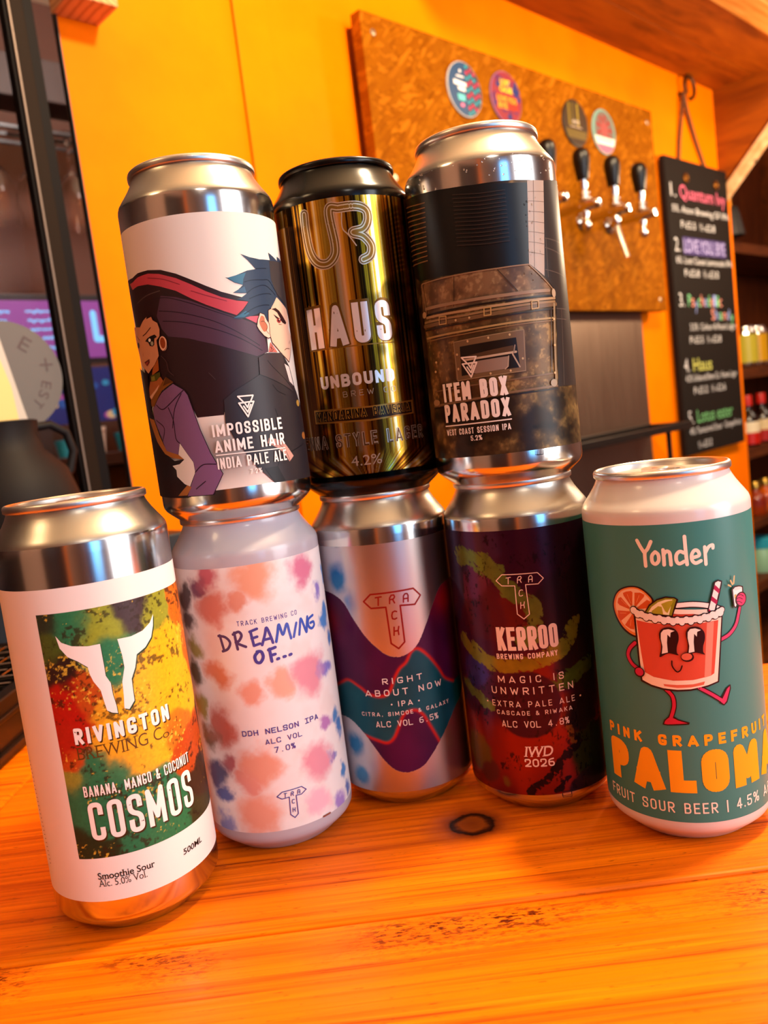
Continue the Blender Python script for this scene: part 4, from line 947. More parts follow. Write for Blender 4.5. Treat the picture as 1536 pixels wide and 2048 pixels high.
  ('s', '2c221b', 0.5, 0, 1, '-11.44 114.56 -0.84 113.08 9.77 113.06'),
  ('s', '2c221b', 0.5, 0, 1, '-11.46 113.01 -0.86 111.55 9.76 111.52'),
  ('s', '2c221b', 0.5, 0, 1, '-11.48 111.46 -0.87 110.01 9.75 109.99'),
  ('s', '2c221b', 0.5, 0, 1, '-11.51 109.91 -0.89 108.47 9.74 108.45'),
  ('s', '2c221b', 0.5, 0, 1, '-11.53 108.36 -0.91 106.94 9.73 106.91'),
  ('s', '2c221b', 0.5, 0, 1, '-11.56 106.81 -0.93 105.40 9.72 105.37'),
  ('s', '2c221b', 0.5, 0, 1, '-11.58 105.25 -0.94 103.85 9.70 103.83'),
  ('s', '2c221b', 0.5, 0, 1, '-11.61 103.69 -0.96 102.31 9.69 102.29'),
  ('s', '2c221b', 0.5, 0, 1, '-11.63 102.13 -0.98 100.76 9.68 100.74'),
  ('s', '8c6d4e', 0.5, 0, 0, '-34.71 91.04 -11.62 90.52 4.11 90.41 17.08 90.79 29.30 80.22'),
  ('s', '8a6a4c', 0.5, 0, 0, '-34.71 91.04 -33.35 77.56'),
  ('s', '3a2818', 0.35, 0, 0, '3.59 89.81 10.92 80.55'),
  ('s', '3a2818', 0.3, 0, 0, '-14.72 90.23 -16.29 78.28'),
  ('s', '8d7054', 1.3, 0, 0, '-33.73 80.23 -10.96 79.52 6.59 79.45 26.34 79.98'),
  ('s', '1c120a', 0.7, 0, 0, '-33.39 77.42 -11.25 77.17 6.35 77.25 27.42 77.84'),
  ('s', 'a5835a', 1.0, 0, 0, '-33.65 76.42 -11.42 75.71 6.20 75.79 29.52 76.79'),
  ('s', '8a6a44', 0.9, 0, 0, '-35.92 74.62 -11.65 73.84 6.04 74.38 29.29 75.42'),
  ('s', '6a4e30', 1.6, 0, 0, '-37.07 73.11 -11.84 72.29 5.88 72.83 29.89 74.27'),
  ('s', '28190d', 0.6, 0, 0, '-36.30 71.32 -12.03 70.73 5.71 71.28 29.58 72.44'),
  ('s', 'a0804e', 0.8, 0, 0, '-35.49 67.75 -12.41 67.60 5.38 68.09 27.44 68.56'),
  ('s', '7a5a34', 0.5, 0, 0, '-35.52 66.41 -12.56 66.35 5.25 66.94 27.28 67.51'),
  ('s', '8a7252', 1.2, 0, 0, '28.71 74.27 26.93 60.53 25.21 41.65'),
  ('s', '30221a', 0.4, 0, 0, '26.47 72.47 23.26 46.44'),
  ('s', '2a1a10', 0.7, 0, 0, '-37.78 77.29 -39.49 49.80'),
  ('s', '6e5236', 0.6, 0, 0, '-33.85 44.40 -12.12 44.94 3.41 45.10 25.46 45.82'),
  ('s', '76593c', 0.9, 0, 0, '-35.91 38.19 -12.82 39.09 2.87 39.99 25.72 40.45'),
  ('s', '20140c', 0.6, 0, 0, '-35.87 37.06 -12.96 37.94 2.76 38.91 25.55 39.29'),
  ('e', '9a8870', 23.9, 41.76, 1.81, 1.56, 0),
  ('e', '9a7a55', -33.46, 39.61, 2.84, 1.34, 0),
  ('e', 'a88f72', 29.08, 78.85, 1.26, 1.83, 0),
  ('e', 'a88862', -35.55, 77.91, 2.06, 1.37, 0),
  ('p', '6b5236', 0, '-18.26 63.70 -7.92 64.08 11.70 64.78 12.28 64.27 10.85 48.08 -2.27 47.66 -18.20 47.56 -18.97 48.22'),
  ('s', '8c7250', 0.35, 1, 0, '-18.26 63.70 -7.92 64.08 11.70 64.78 10.85 48.08 -18.20 47.56'),
  ('p', '1a100a', 0, '-15.52 61.44 -3.51 61.71 8.20 61.99 8.63 49.70 -4.83 49.60 -16.01 49.34'),
  ('p', '4a3420', 0, '-15.29 57.02 -3.90 58.13 6.72 59.00 7.35 56.21 -10.86 55.47 -15.55 54.98'),
  ('p', '877060', 0, '-11.98 54.48 4.43 54.84 3.77 50.75 2.52 49.77 -9.59 49.55 -11.51 50.04'),
  ('s', 'b59c80', 0.9, 0, 0, '-13.88 55.67 -4.16 55.80 7.58 56.19'),
  ('s', 'a89078', 0.45, 0, 0, '4.43 54.84 3.77 50.75 2.52 49.77'),
  ('s', 'a89078', 0.6, 0, 0, '6.11 55.45 8.56 49.94'),
  ('s', '8a7460', 0.5, 0, 0, '6.61 55.85 7.41 58.92'),
  ('e', 'c0a070', -11.69, 63.15, 0.44, 0.49, 0),
  ('e', 'c0a070', -2.97, 63.31, 0.41, 0.49, 0),
  ('e', 'c0a070', 5.71, 63.41, 0.41, 0.49, 0),
  ('e', 'c0a070', -17.17, 58.45, 0.49, 0.5, 0),
  ('e', 'c0a070', 10.1, 53.17, 0.43, 0.49, 0),
  ('e', 'c0a070', 4.62, 48.82, 0.41, 0.49, 0),
  ('e', 'c0a070', -17.26, 52.43, 0.49, 0.5, 0),
  ('e', 'c0a070', -3.54, 48.74, 0.41, 0.5, 0),
  ('e', 'c0a070', -15.96, 72.52, 0.47, 0.49, 0),
  ('e', 'c0a070', -9.83, 72.55, 0.43, 0.49, 0),
  ('e', 'c0a070', 27.37, 68.1, 0.66, 0.5, 0),
  ('e', 'c0a070', 26.31, 57.33, 0.63, 0.5, 0),
  ('e', 'c0a070', 24.8, 45.86, 0.6, 0.5, 0),
  ('e', 'c0a070', -30.85, 52.91, 0.79, 0.52, 0),
  ('e', 'c0a070', -29.58, 56.82, 0.74, 0.51, 0),
  ('s', 'b08a50', 0.45, 1, 0, '-24.27 75.32 -20.46 75.04 -20.80 71.96 -24.67 72.14'),
  ('s', 'b08a50', 0.45, 1, 0, '-3.39 75.44 -0.66 75.40 -0.90 72.38 -3.64 72.34'),
  ('s', 'b08a50', 0.45, 1, 0, '16.48 75.85 19.75 76.01 19.48 72.96 16.21 72.72'),
  ('s', 'e6d8c8', 0.62, 0, 0, '-13.09 54.44 -15.20 56.87 -8.76 56.45 -10.05 54.12 -12.45 54.15'),
  ('s', 'e6d8c8', 0.62, 0, 0, '-15.07 54.21 -11.71 48.37 -8.72 54.03 -10.48 54.08 -11.49 51.99 -12.58 54.07 -15.07 54.21'),
  ('s', 'e6d8c8', 0.62, 0, 0, '-13.08 52.72 -11.60 50.18 -10.07 53.01'),
  ('t', 'ITEM BOX', 'eaded2', -26.94, 2.7, 39.23, 7.83, {'bw': 0.19, 'gap': 0.5}),
  ('t', 'PARADOX', 'eaded2', -27.37, 2.88, 30.49, 7.69, {'bw': 0.19, 'gap': 0.5}),
  ('s', 'eaded2', 0.5, 0, 0, '-27.81 28.99 2.87 29.04'),
  ('t', 'WEST COAST SESSION IPA', 'eaded2', -27.46, 2.38, 24.85, 2.61, {'bw': 0.15, 'gap': 0.55}),
  ('t', '5.2%', 'eaded2', -14.95, -9.84, 21.83, 2.16, {'bw': 0.15}),
  ('s', '2a2020', 0.22, 0, 0, '12.04 14.60 11.93 12.75 14.68 12.71 14.78 14.57'),
 ],
 'R': [
  ('p', '1e3a20', 0, '-14.85 119.72 -13.15 117.10 -9.53 115.26 -4.10 114.33 0.17 114.36 0.22 109.86 0.29 105.46 0.28 102.16 1.58 99.07 1.66 94.62 2.27 90.28 2.32 87.31 0.36 88.00 -1.23 89.23 -1.71 92.68 -2.26 97.23 -4.20 100.95 -5.01 103.86 -5.32 106.65 -8.44 109.38 -11.72 111.50 -14.05 115.03'),
  ('p', '1e3a20', 0, '6.39 114.67 11.53 114.39 16.45 115.22 20.14 117.25 22.30 120.04 21.41 115.75 19.74 111.70 16.52 108.72 12.59 107.10 11.23 102.47 9.18 98.61 9.01 94.18 8.92 90.26 6.59 87.62 4.85 88.43 5.40 93.58 5.66 98.53 7.28 103.64 7.19 108.10'),
  ('p', 'ece4dc', 0, '-15.14 120.23 -13.43 117.62 -9.80 115.79 -4.37 114.87 -0.09 114.91 -0.04 110.42 0.03 106.01 0.02 102.72 1.32 99.64 1.39 95.19 1.99 90.86 2.05 87.89 0.10 88.57 -1.50 89.80 -1.98 93.24 -2.53 97.79 -4.47 101.50 -5.28 104.40 -5.59 107.20 -8.71 109.92 -12.00 112.02 -14.33 115.55'),
  ('p', 'ece4dc', 0, '6.11 115.23 11.23 114.97 16.12 115.82 19.78 117.86 21.92 120.66 21.03 116.37 19.38 112.32 16.19 109.33 12.29 107.70 10.93 103.07 8.89 99.20 8.72 94.77 8.63 90.86 6.30 88.22 4.57 89.02 5.12 94.17 5.38 99.11 6.99 104.22 6.91 108.68'),
  ('t', 'RIVINGTON', '3a2408', -14.4, 22.26, 78.18, 6.25, {'bw': 0.2, 'gap': 0.6}),
  ('t', 'RIVINGTON', 'f0e8e0', -14.76, 21.78, 78.75, 6.25, {'bw': 0.2, 'gap': 0.6}),
  ('t', 'BREWING C', '5c3a10', -14.99, 17.22, 72.78, 4.69, {'serif': 1, 'b': -0.008}),
  ('t', 'o', '5c3a10', 17.5, 20.47, 72.4, 2.42, {'serif': 0, 'b': -0.006, 'xh': 1}),
  ('e', '5c3a10', 21.82, 72.66, 0.36, 0.27, 0),
  ('t', 'BANANA, MANGO & COCONUT', '3a2408', -14.51, 29.24, 57.65, 4.17, {'bw': 0.12, 'gap': 0.5}),
  ('t', 'BANANA, MANGO & COCONUT', 'f0e8e0', -14.87, 28.6, 58.28, 4.17, {'bw': 0.12, 'gap': 0.5}),
  ('t', 'COSMOS', '3a2408', -14.13, 28.57, 40.39, 14.9, {'bw': 0.125, 'gap': 0.45, 'rad': 0.55}),
  ('t', 'COSMOS', 'f0e8e0', -14.49, 27.95, 41.04, 14.89, {'bw': 0.125, 'gap': 0.45, 'rad': 0.55}),
  ('t', 'Smoothie Sour', '1c1410', -15.04, 6.09, 25.55, 2.63, {'serif': 1, 'b': 0.012}),
  ('t', 'Alc. 5.0% Vol.', '1c1410', -15.22, 2.75, 22.6, 2.61, {'serif': 1, 'b': -0.006}),
  ('t', '500ML', '1c1410', 18.11, 28.69, 24.35, 2.31, {'serif': 1, 'b': 0.008, 'sh': 0.1}),
  ('s', '1c1410', 0.3, 0, 0, '-45.21 69.31 -43.63 69.59'),
  ('s', '1c1410', 0.3, 0, 0, '-44.90 67.74 -43.41 67.99'),
  ('s', '1c1410', 0.3, 0, 0, '-44.61 66.15 -43.19 66.39'),
  ('s', '1c1410', 0.3, 0, 0, '-44.34 64.56 -42.99 64.78'),
  ('s', '1c1410', 0.3, 0, 0, '-44.08 62.97 -42.79 63.17'),
  ('s', '1c1410', 0.3, 0, 0, '-43.84 61.37 -42.60 61.56'),
  ('s', '1c1410', 0.3, 0, 0, '-43.61 59.77 -42.41 59.94'),
  ('s', '1c1410', 0.3, 0, 0, '-43.39 58.16 -42.23 58.33'),
  ('s', '1c1410', 0.3, 0, 0, '-43.17 56.55 -42.05 56.71'),
  ('s', '1c1410', 0.3, 0, 0, '-42.97 54.93 -41.88 55.09'),
  ('s', '1c1410', 0.3, 0, 0, '-42.77 53.32 -41.71 53.46'),
  ('s', '1c1410', 0.3, 0, 0, '-42.58 51.70 -41.55 51.83'),
  ('s', '1c1410', 0.3, 0, 0, '-42.39 50.07 -41.38 50.21'),
  ('s', '1c1410', 0.3, 0, 0, '-42.21 48.45 -41.23 48.57'),
  ('s', '1c1410', 0.3, 0, 0, '-42.03 46.82 -41.07 46.94'),
  ('s', '1c1410', 0.3, 0, 0, '-41.86 45.19 -40.92 45.31'),
  ('s', '1c1410', 0.3, 0, 0, '-41.69 43.56 -40.77 43.67'),
  ('s', '1c1410', 0.3, 0, 0, '-41.52 41.92 -40.62 42.03'),
  ('s', '1c1410', 0.3, 0, 0, '-41.36 40.29 -40.48 40.39'),
  ('s', '1c1410', 0.3, 0, 0, '-41.20 38.65 -40.34 38.75'),
  ('s', '1c1410', 0.3, 0, 0, '-41.05 37.01 -40.20 37.10'),
  ('s', '1c1410', 0.3, 0, 0, '-40.90 35.36 -40.06 35.46'),
  ('s', '1c1410', 0.3, 0, 0, '-40.75 33.72 -39.92 33.81'),
  ('s', '1c1410', 0.3, 0, 0, '-40.60 32.07 -39.79 32.16'),
  ('s', '1c1410', 0.3, 0, 0, '-40.46 30.42 -39.66 30.51'),
  ('s', '1c1410', 0.3, 0, 0, '-40.31 28.77 -39.53 28.85'),
 ],
 'D': [
  ('t', 'TRACK BREWING CO', '4a4090', -8.27, 18.45, 104.66, 2.12, {'bw': 0.13, 'gap': 0.75}),
  ('s', '55406e', 1.15, 0, 1, '-16.56 101.32 -16.03 97.74 -15.52 94.55'),
  ('s', '55406e', 1.15, 0, 1, '-17.21 101.10 -14.15 100.42 -12.32 97.94 -13.73 95.26 -16.24 94.34'),
  ('s', '55406e', 1.15, 0, 1, '-9.85 102.07 -9.66 98.12 -9.37 94.77'),
  ('s', '55406e', 1.15, 0, 1, '-10.52 101.34 -8.02 102.28 -6.95 100.58 -8.29 98.37 -9.71 97.73 -5.77 95.47'),
  ('s', '4e4694', 1.15, 0, 1, '-2.98 101.62 -2.68 98.43 -2.34 95.46'),
  ('s', '4e4694', 1.15, 0, 1, '-3.35 101.68 -0.20 102.51'),
  ('s', '4e4694', 1.15, 0, 1, '-2.87 98.69 -0.53 99.10'),
  ('s', '4e4694', 1.15, 0, 1, '-2.34 95.46 0.25 95.97'),
  ('s', '4e4694', 1.15, 0, 1, '1.05 95.19 2.80 99.44 3.82 102.23 5.01 98.60 5.71 95.28'),
  ('s', '4e4694', 1.15, 0, 1, '1.96 97.23 5.07 97.39'),
  ('s', '3c58b4', 1.15, 0, 1, '7.15 95.35 8.25 99.07 9.30 102.40 10.51 97.74 12.84 101.95 13.56 98.17 13.99 95.26'),
  ('s', '3c58b4', 1.15, 0, 1, '17.50 101.15 16.51 98.60 15.37 95.53'),
  ('s', '3c58b4', 1.15, 0, 1, '18.23 95.72 19.03 98.72 20.06 102.31 21.32 98.89 22.36 95.75 23.13 99.19 23.95 102.21'),
  ('s', '3c58b4', 1.15, 0, 1, '27.60 101.85 24.49 100.84 23.96 98.14 25.65 96.43 27.64 97.24 27.48 98.93 25.32 98.98'),
  ('s', '4a4494', 1.3, 0, 1, '-0.81 92.75 -2.60 90.91 -2.33 88.49 -0.75 87.83 0.77 89.93 0.28 92.40 -1.43 92.70'),
  ('s', '4a4494', 1.3, 0, 1, '3.81 92.90 3.98 89.69 4.13 87.43'),
  ('s', '4a4494', 1.3, 0, 1, '3.38 92.60 6.35 93.15'),
  ('s', '4a4494', 1.3, 0, 1, '4.03 90.08 5.94 90.22'),
  ('s', '4a4494', 1.3, 0, 1, '6.64 87.91 7.21 88.01'),
  ('s', '4a4494', 1.3, 0, 1, '9.52 88.25 10.18 88.24'),
  ('s', '4a4494', 1.3, 0, 1, '12.23 88.35 12.94 88.48'),
  ('t', 'DDH NELSON IPA', '4a4090', -13.15, 22.42, 56.35, 2.43, {'mono': 1, 'bw': 0.165}),
  ('t', 'ALC VOL', '4a4090', -3.65, 13.11, 51.74, 2.33, {'mono': 1, 'bw': 0.14}),
  ('t', '7.0%', '4a4090', -0.36, 9.42, 47.45, 2.57, {'mono': 1, 'bw': 0.14}),
  ('s', '4a4090', 0.36, 1, 0, '-2.02 27.87 0.40 29.53 9.08 29.79 11.03 27.88 8.59 26.45 6.21 26.61 6.02 18.26 4.36 16.90 2.70 18.77 3.16 26.64 -0.02 26.48'),
  ('s', '4a4090', 0.3, 0, 0, '1.07 28.69 2.31 28.61'),
  ('s', '4a4090', 0.3, 0, 0, '1.69 28.66 1.45 26.89'),
  ('s', '4a4090', 0.3, 0, 0, '3.99 26.98 4.16 28.21 4.55 28.71 5.12 28.65 5.24 28.19 4.93 27.78 4.11 27.82'),
  ('s', '4a4090', 0.3, 0, 0, '4.74 27.76 5.06 26.87'),
  ('s', '4a4090', 0.3, 0, 0, '6.92 27.15 7.11 28.46 7.49 28.85 7.94 28.79 8.14 28.31 7.95 27.00'),
  ('s', '4a4090', 0.3, 0, 0, '7.02 27.85 8.05 27.70'),
  ('s', '4a4090', 0.3, 0, 0, '5.20 24.99 4.85 25.20 4.32 25.08 4.07 24.39 4.12 23.67 4.60 23.44 5.03 23.58'),
  ('s', '4a4090', 0.3, 0, 0, '4.09 21.48 3.84 19.71'),
  ('s', '4a4090', 0.3, 0, 0, '5.10 21.37 4.85 20.50 3.97 20.60'),
  ('s', '4a4090', 0.3, 0, 0, '4.85 20.50 4.87 19.60'),
  ('s', '8a4a3a', 0.8, 0, 0, '17.68 12.53 21.31 12.59'),
 ],
 'E': [
  ('s', '8a120a', 0.8, 1, 0, '-11.53 101.87 -7.97 104.98 12.18 105.14 15.43 101.30 12.05 97.65 5.06 98.39 5.07 81.25 1.99 78.55 -1.17 81.37 -1.54 98.46 -8.40 98.54'),
  ('s', '8a120a', 0.7, 0, 0, '-5.76 103.32 -3.05 103.50'),
  ('s', '8a120a', 0.7, 0, 0, '-4.40 103.42 -4.87 99.68'),
  ('s', '8a120a', 0.7, 0, 0, '0.38 99.91 0.70 102.51 1.50 103.64 2.71 103.68 3.00 102.76 2.35 101.82 0.60 101.69'),
  ('s', '8a120a', 0.7, 0, 0, '1.94 101.73 2.66 99.97'),
  ('s', '8a120a', 0.7, 0, 0, '6.74 99.66 7.08 102.44 7.89 103.36 8.87 103.34 9.31 102.40 8.96 99.63'),
  ('s', '8a120a', 0.7, 0, 0, '6.92 101.15 9.15 101.11'),
  ('s', '8a120a', 0.7, 0, 0, '3.08 95.82 2.32 96.18 1.20 95.78 0.69 94.28 0.83 92.79 1.86 92.45 2.77 92.84'),
  ('s', '8a120a', 0.7, 0, 0, '1.07 88.77 0.61 85.02'),
  ('s', '8a120a', 0.7, 0, 0, '3.23 88.82 2.73 86.94 0.84 86.89'),
  ('s', '8a120a', 0.7, 0, 0, '2.73 86.94 2.83 85.07'),
  ('t', 'RIGHT', 'eae0da', -7.56, 11.23, 62.33, 2.82, {'bw': 0.15, 'gap': 0.9}),
  ('t', 'ABOUT NOW', 'eae0da', -16.69, 21.13, 56.73, 3.03, {'bw': 0.15, 'gap': 0.8}),
  ('t', 'IPA', 'eae0da', -1.49, 5.28, 51.32, 2.58, {'bw': 0.15, 'gap': 0.8}),
  ('e', 'eae0da', -4.48, 52.58, 0.39, 0.4, 0),
  ('e', 'eae0da', 8.3, 52.58, 0.4, 0.4, 0),
  ('t', 'CITRA, SIMCOE & GALAXY', 'eae0da', -19.98, 24.28, 47.13, 1.9, {'bw': 0.15, 'gap': 0.8}),
  ('t', 'ALC VOL 6.5%', 'eae0da', -13.35, 17.52, 41.82, 2.88, {'mono': 1, 'bw': 0.13}),
 ],
 'F': [
  ('s', 'eccdb8', 0.35, 1, 0, '-11.30 108.11 -8.44 110.72 6.76 110.38 9.14 107.61 6.63 105.46 1.24 105.72 1.61 92.69 -0.95 90.77 -3.52 93.10 -3.35 105.57 -8.97 105.84'),
  ('s', 'eccdb8', 0.32, 0, 0, '-6.77 109.19 -4.80 109.41'),
  ('s', 'eccdb8', 0.32, 0, 0, '-5.79 109.31 -6.08 106.57'),
  ('s', 'eccdb8', 0.32, 0, 0, '-2.09 106.71 -1.90 108.61 -1.33 109.47 -0.47 109.54 -0.25 108.88 -0.70 108.17 -1.96 108.01'),
  ('s', 'eccdb8', 0.32, 0, 0, '-1.00 108.10 -0.46 106.85'),
  ('s', 'eccdb8', 0.32, 0, 0, '2.63 106.66 2.84 108.69 3.39 109.39 4.06 109.42 4.38 108.77 4.18 106.74'),
  ('s', 'eccdb8', 0.32, 0, 0, '2.74 107.74 4.29 107.82'),
  ('s', 'eccdb8', 0.32, 0, 0, '-0.22 103.43 -0.77 103.65 -1.57 103.31 -1.91 102.20 -1.79 101.13 -1.05 100.93 -0.40 101.26'),
  ('s', 'eccdb8', 0.32, 0, 0, '-1.55 98.20 -1.83 95.46'),
  ('s', 'eccdb8', 0.32, 0, 0, '-0.00 98.34 -0.33 96.96 -1.69 96.83'),
  ('s', 'eccdb8', 0.32, 0, 0, '-0.33 96.96 -0.24 95.61'),
  ('t', 'KERROO', 'eccdb8', -13.87, 13.0, 76.86, 10.56, {'bw': 0.165, 'gap': 0.3}),
  ('t', 'BREWING COMPANY', 'eccdb8', -14.88, 12.07, 73.01, 2.45, {'bw': 0.18, 'gap': 0.6}),
  ('t', 'MAGIC IS', 'eccdb8', -15.48, 13.81, 62.25, 3.12, {'bw': 0.13, 'gap': 1.1}),
  ('t', 'UNWRITTEN', 'eccdb8', -19.25, 17.93, 56.95, 3.24, {'bw': 0.13, 'gap': 0.9}),
  ('e', 'eccdb8', -22.32, 52.79, 0.41, 0.33, 0),
  ('e', 'eccdb8', 21.23, 52.62, 0.49, 0.38, 0),
  ('t', 'EXTRA PALE ALE', 'eccdb8', -19.65, 18.11, 51.18, 2.69, {'bw': 0.12, 'gap': 0.8}),
  ('t', 'CASCADE & RIWAKA', 'eccdb8', -17.8, 16.41, 47.5, 1.95, {'bw': 0.14, 'gap': 0.8}),
  ('t', 'ALC VOL 4.8%', 'eccdb8', -16.05, 14.75, 41.81, 3.01, {'mono': 1, 'bw': 0.12}),
  ('t', 'IWD', 'eccdb8', -7.26, 5.64, 28.54, 4.68, {'serif': 1, 'sh': 0.2, 'b': 0.012}),
  ('t', '2026', 'eccdb8', -7.21, 5.77, 23.75, 3.72, {'bw': 0.165, 'gap': 0.3}),
  ('s', '2a1018', 0.25, 1, 0, '7.87 11.20 7.85 8.69 12.03 8.43 12.12 10.92'),
 ],
 'P': [
  ('s', 'f2e4d0', 1.35, 0, 1, '-10.85 125.24 -9.69 122.68 -8.25 120.11'),
  ('s', 'f2e4d0', 1.35, 0, 1, '-5.66 124.67 -7.07 121.87 -8.25 120.11 -8.30 115.15'),
  ('s', 'f2e4d0', 1.35, 0, 1, '-4.39 120.63 -5.68 119.14 -5.72 116.82 -4.63 115.87 -3.38 117.14 -3.34 119.44 -4.39 120.63'),
  ('s', 'f2e4d0', 1.35, 0, 1, '-1.48 121.27 -1.44 118.20 -1.51 115.44'),
  ('s', 'f2e4d0', 1.35, 0, 1, '-1.49 119.35 -0.25 120.66 0.76 119.98 0.93 117.68 0.96 115.30'),
  ('s', 'f2e4d0', 1.35, 0, 1, '5.84 119.56 4.46 120.22 3.16 119.04 2.99 116.76 3.96 115.53 5.80 116.28'),
  ('s', 'f2e4d0', 1.35, 0, 1, '6.53 125.78 6.57 120.62 6.71 114.97'),
  ('s', 'f2e4d0', 1.35, 0, 1, '8.56 117.37 11.35 117.94 10.97 119.74 9.73 120.04 8.65 118.50 8.64 116.44 9.86 115.16 11.94 115.81'),
  ('s', 'f2e4d0', 1.35, 0, 1, '13.73 120.89 13.76 117.47 13.74 114.27'),
  ('s', 'f2e4d0', 1.35, 0, 1, '13.85 118.60 15.28 120.67 16.95 121.18 17.02 120.03'),
  ('t', 'PINK GRAPEFRUIT', 'f0a61e', -33.78, 41.38, 43.01, 4.56, {'bw': 0.25, 'gap': 1.0}),
  ('t', 'PALOMA', 'f0a61e', -33.91, 46.87, 23.78, 17.48, {'bw': 0.3, 'gap': 0.42}),
  ('t', 'FRUIT SOUR BEER | 4.5% ABV', 'f2e4d0', -36.29, 44.87, 15.19, 4.43, {'bw': 0.13, 'gap': 0.5}),
  ('p', '28060f', 1, '-24.33 98.76 -23.14 102.13 -21.11 104.76 -18.18 106.43 -14.71 107.19 -11.56 106.83 -8.68 104.98 -6.38 101.72 -7.76 98.22 -13.59 88.50 -13.58 86.44 -16.64 86.90 -20.00 88.94 -22.53 92.18 -23.92 95.60'),
  ('p', 'e0843a', 1, '-23.58 98.86 -22.50 102.01 -20.69 104.33 -18.02 105.85 -14.76 106.64 -11.80 106.28 -9.10 104.46 -7.12 101.52 -8.88 98.19 -14.00 88.46 -14.12 87.18 -16.36 87.61 -19.46 89.62 -21.75 92.50 -23.23 95.78'),
  ('p', 'f0c49c', 1, '-22.65 98.99 -21.67 101.91 -20.01 104.09 -17.62 105.41 -14.81 106.09 -12.04 105.77 -9.51 103.99 -7.79 101.40 -9.63 98.16 -13.82 90.45 -14.21 88.44 -16.05 88.64 -18.92 90.49 -21.05 93.20 -22.47 96.21'),
  ('p', 'd05a26', 0, '-18.65 104.02 -17.04 104.75 -15.11 105.09 -14.41 104.67 -14.99 99.41 -15.49 98.90 -18.44 102.97'),
  ('p', 'd05a26', 0, '-13.62 104.52 -11.37 104.63 -9.71 103.91 -9.98 103.01 -13.66 98.80 -14.20 98.69'),
  ('p', 'd05a26', 0, '-20.98 101.68 -19.74 102.29 -16.05 98.34 -16.45 97.71 -20.80 98.91 -21.58 99.73'),
  ('p', 'd05a26', 0, '-8.94 101.87 -7.70 101.24 -8.85 98.58 -13.14 97.90 -13.51 98.26'),
  ('p', 'd05a26', 0, '-21.93 96.61 -16.19 96.87 -16.04 96.25 -20.80 92.35 -21.84 93.89'),
  ('p', 'd05a26', 0, '-15.28 95.84 -14.12 95.15 -15.04 89.62 -16.71 89.68 -18.96 91.00'),
  ('s', 'e89a60', 0.22, 0, 0, '-16.72 103.60 -15.58 100.15'),
  ('s', 'e89a60', 0.22, 0, 0, '-11.85 103.52 -13.09 100.72'),
  ('s', 'e89a60', 0.22, 0, 0, '-19.63 101.15 -17.37 99.20'),
  ('s', 'e89a60', 0.22, 0, 0, '-20.68 95.65 -17.91 95.98'),
  ('s', 'e89a60', 0.22, 0, 0, '-16.02 93.40 -16.59 90.97'),
  ('s', '28060f', 2.1, 0, 1, '-15.22 84.17 -17.68 81.66 -18.77 78.68 -17.52 75.66 -15.15 73.79 -13.89 72.76'),
  ('s', 'c2204a', 1.35, 0, 1, '-15.22 84.17 -17.68 81.66 -18.77 78.68 -17.52 75.66 -15.15 73.79 -13.89 72.76'),
  ('s', '28060f', 2.0, 0, 1, '16.96 84.24 21.22 85.74 24.65 88.68 26.47 92.53 27.71 95.73'),
  ('s', 'c93a68', 1.3, 0, 1, '16.96 84.24 21.22 85.74 24.65 88.68 26.47 92.53 27.71 95.73'),
  ('s', '28060f', 2.0, 0, 1, '-4.84 66.41 -2.55 63.53 -2.18 59.98 -3.10 56.38 -4.40 53.52'),
  ('s', '28060f', 2.0, 0, 1, '7.35 66.73 11.58 63.71 15.26 60.80 16.60 59.65'),
  ('p', '28060f', 0, '-4.83 55.09 -6.41 53.58 -7.04 51.72 -5.29 51.47 2.65 51.98 3.00 52.84 -1.11 54.25 -2.63 55.40'),
  ('p', 'c4203f', 0, '-4.68 54.62 -5.95 53.33 -6.42 52.10 -5.25 51.95 2.15 52.54 -1.15 53.65 -3.22 54.78'),
  ('p', '28060f', 0, '15.31 61.38 17.89 65.01 19.94 66.04 20.02 64.38 18.05 59.29 16.61 58.19 14.76 59.51'),
  ('p', 'c93560', 0, '15.86 60.69 18.28 64.54 19.53 65.42 19.43 64.30 17.66 59.76 16.53 58.72 15.38 59.71'),
  ('s', 'c4203f', 1.25, 0, 1, '-4.68 66.22 -2.55 63.53 -2.18 59.98 -3.10 56.38 -4.22 53.53'),
  ('s', 'c93560', 1.25, 0, 1, '7.51 66.52 11.58 63.71 15.26 60.80 16.49 59.75'),
  ('p', '28060f', 0, '-14.74 95.50 1.43 92.32 18.81 93.71 15.22 67.85 10.66 66.57 4.38 65.58 -0.62 65.44 -5.61 65.93 -9.99 67.02 -14.09 68.73 -14.45 76.89'),
  ('p', 'f2dcc4', 0, '-13.91 94.78 1.43 92.32 18.12 93.07 14.66 68.33 10.71 67.23 4.43 66.24 -0.56 66.15 -5.55 66.65 -9.93 67.74 -13.39 69.34 -13.75 76.97'),
  ('p', 'd2503a', 0, '-13.73 93.61 -8.96 92.73 1.42 92.13 10.74 91.90 16.79 92.15 13.54 71.63 12.13 70.86 5.41 69.81 -1.71 69.76 -8.90 71.02 -12.22 72.68 -12.94 80.24'),
  ('p', 'e08a72', 0, '12.24 91.89 14.95 91.88 12.24 70.84 9.64 70.40'),
  ('p', 'd8684e', 0, '-5.42 68.36 -0.42 68.08 5.29 68.14 9.72 68.91 9.25 67.63 4.48 66.94 -0.51 66.86 -5.12 67.54'),
  ('s', '28060f', 2.6, 0, 1, '1.79 99.40 7.66 99.51 13.50 98.21 18.17 96.13'),
  ('s', 'efe6dc', 1.8, 0, 1, '1.80 99.52 7.66 99.51 13.50 98.21 18.17 96.13'),
  ('p', 'efdcc8', 0, '0.47 98.13 12.64 97.00 13.25 95.00 7.33 95.15 0.33 96.41'),
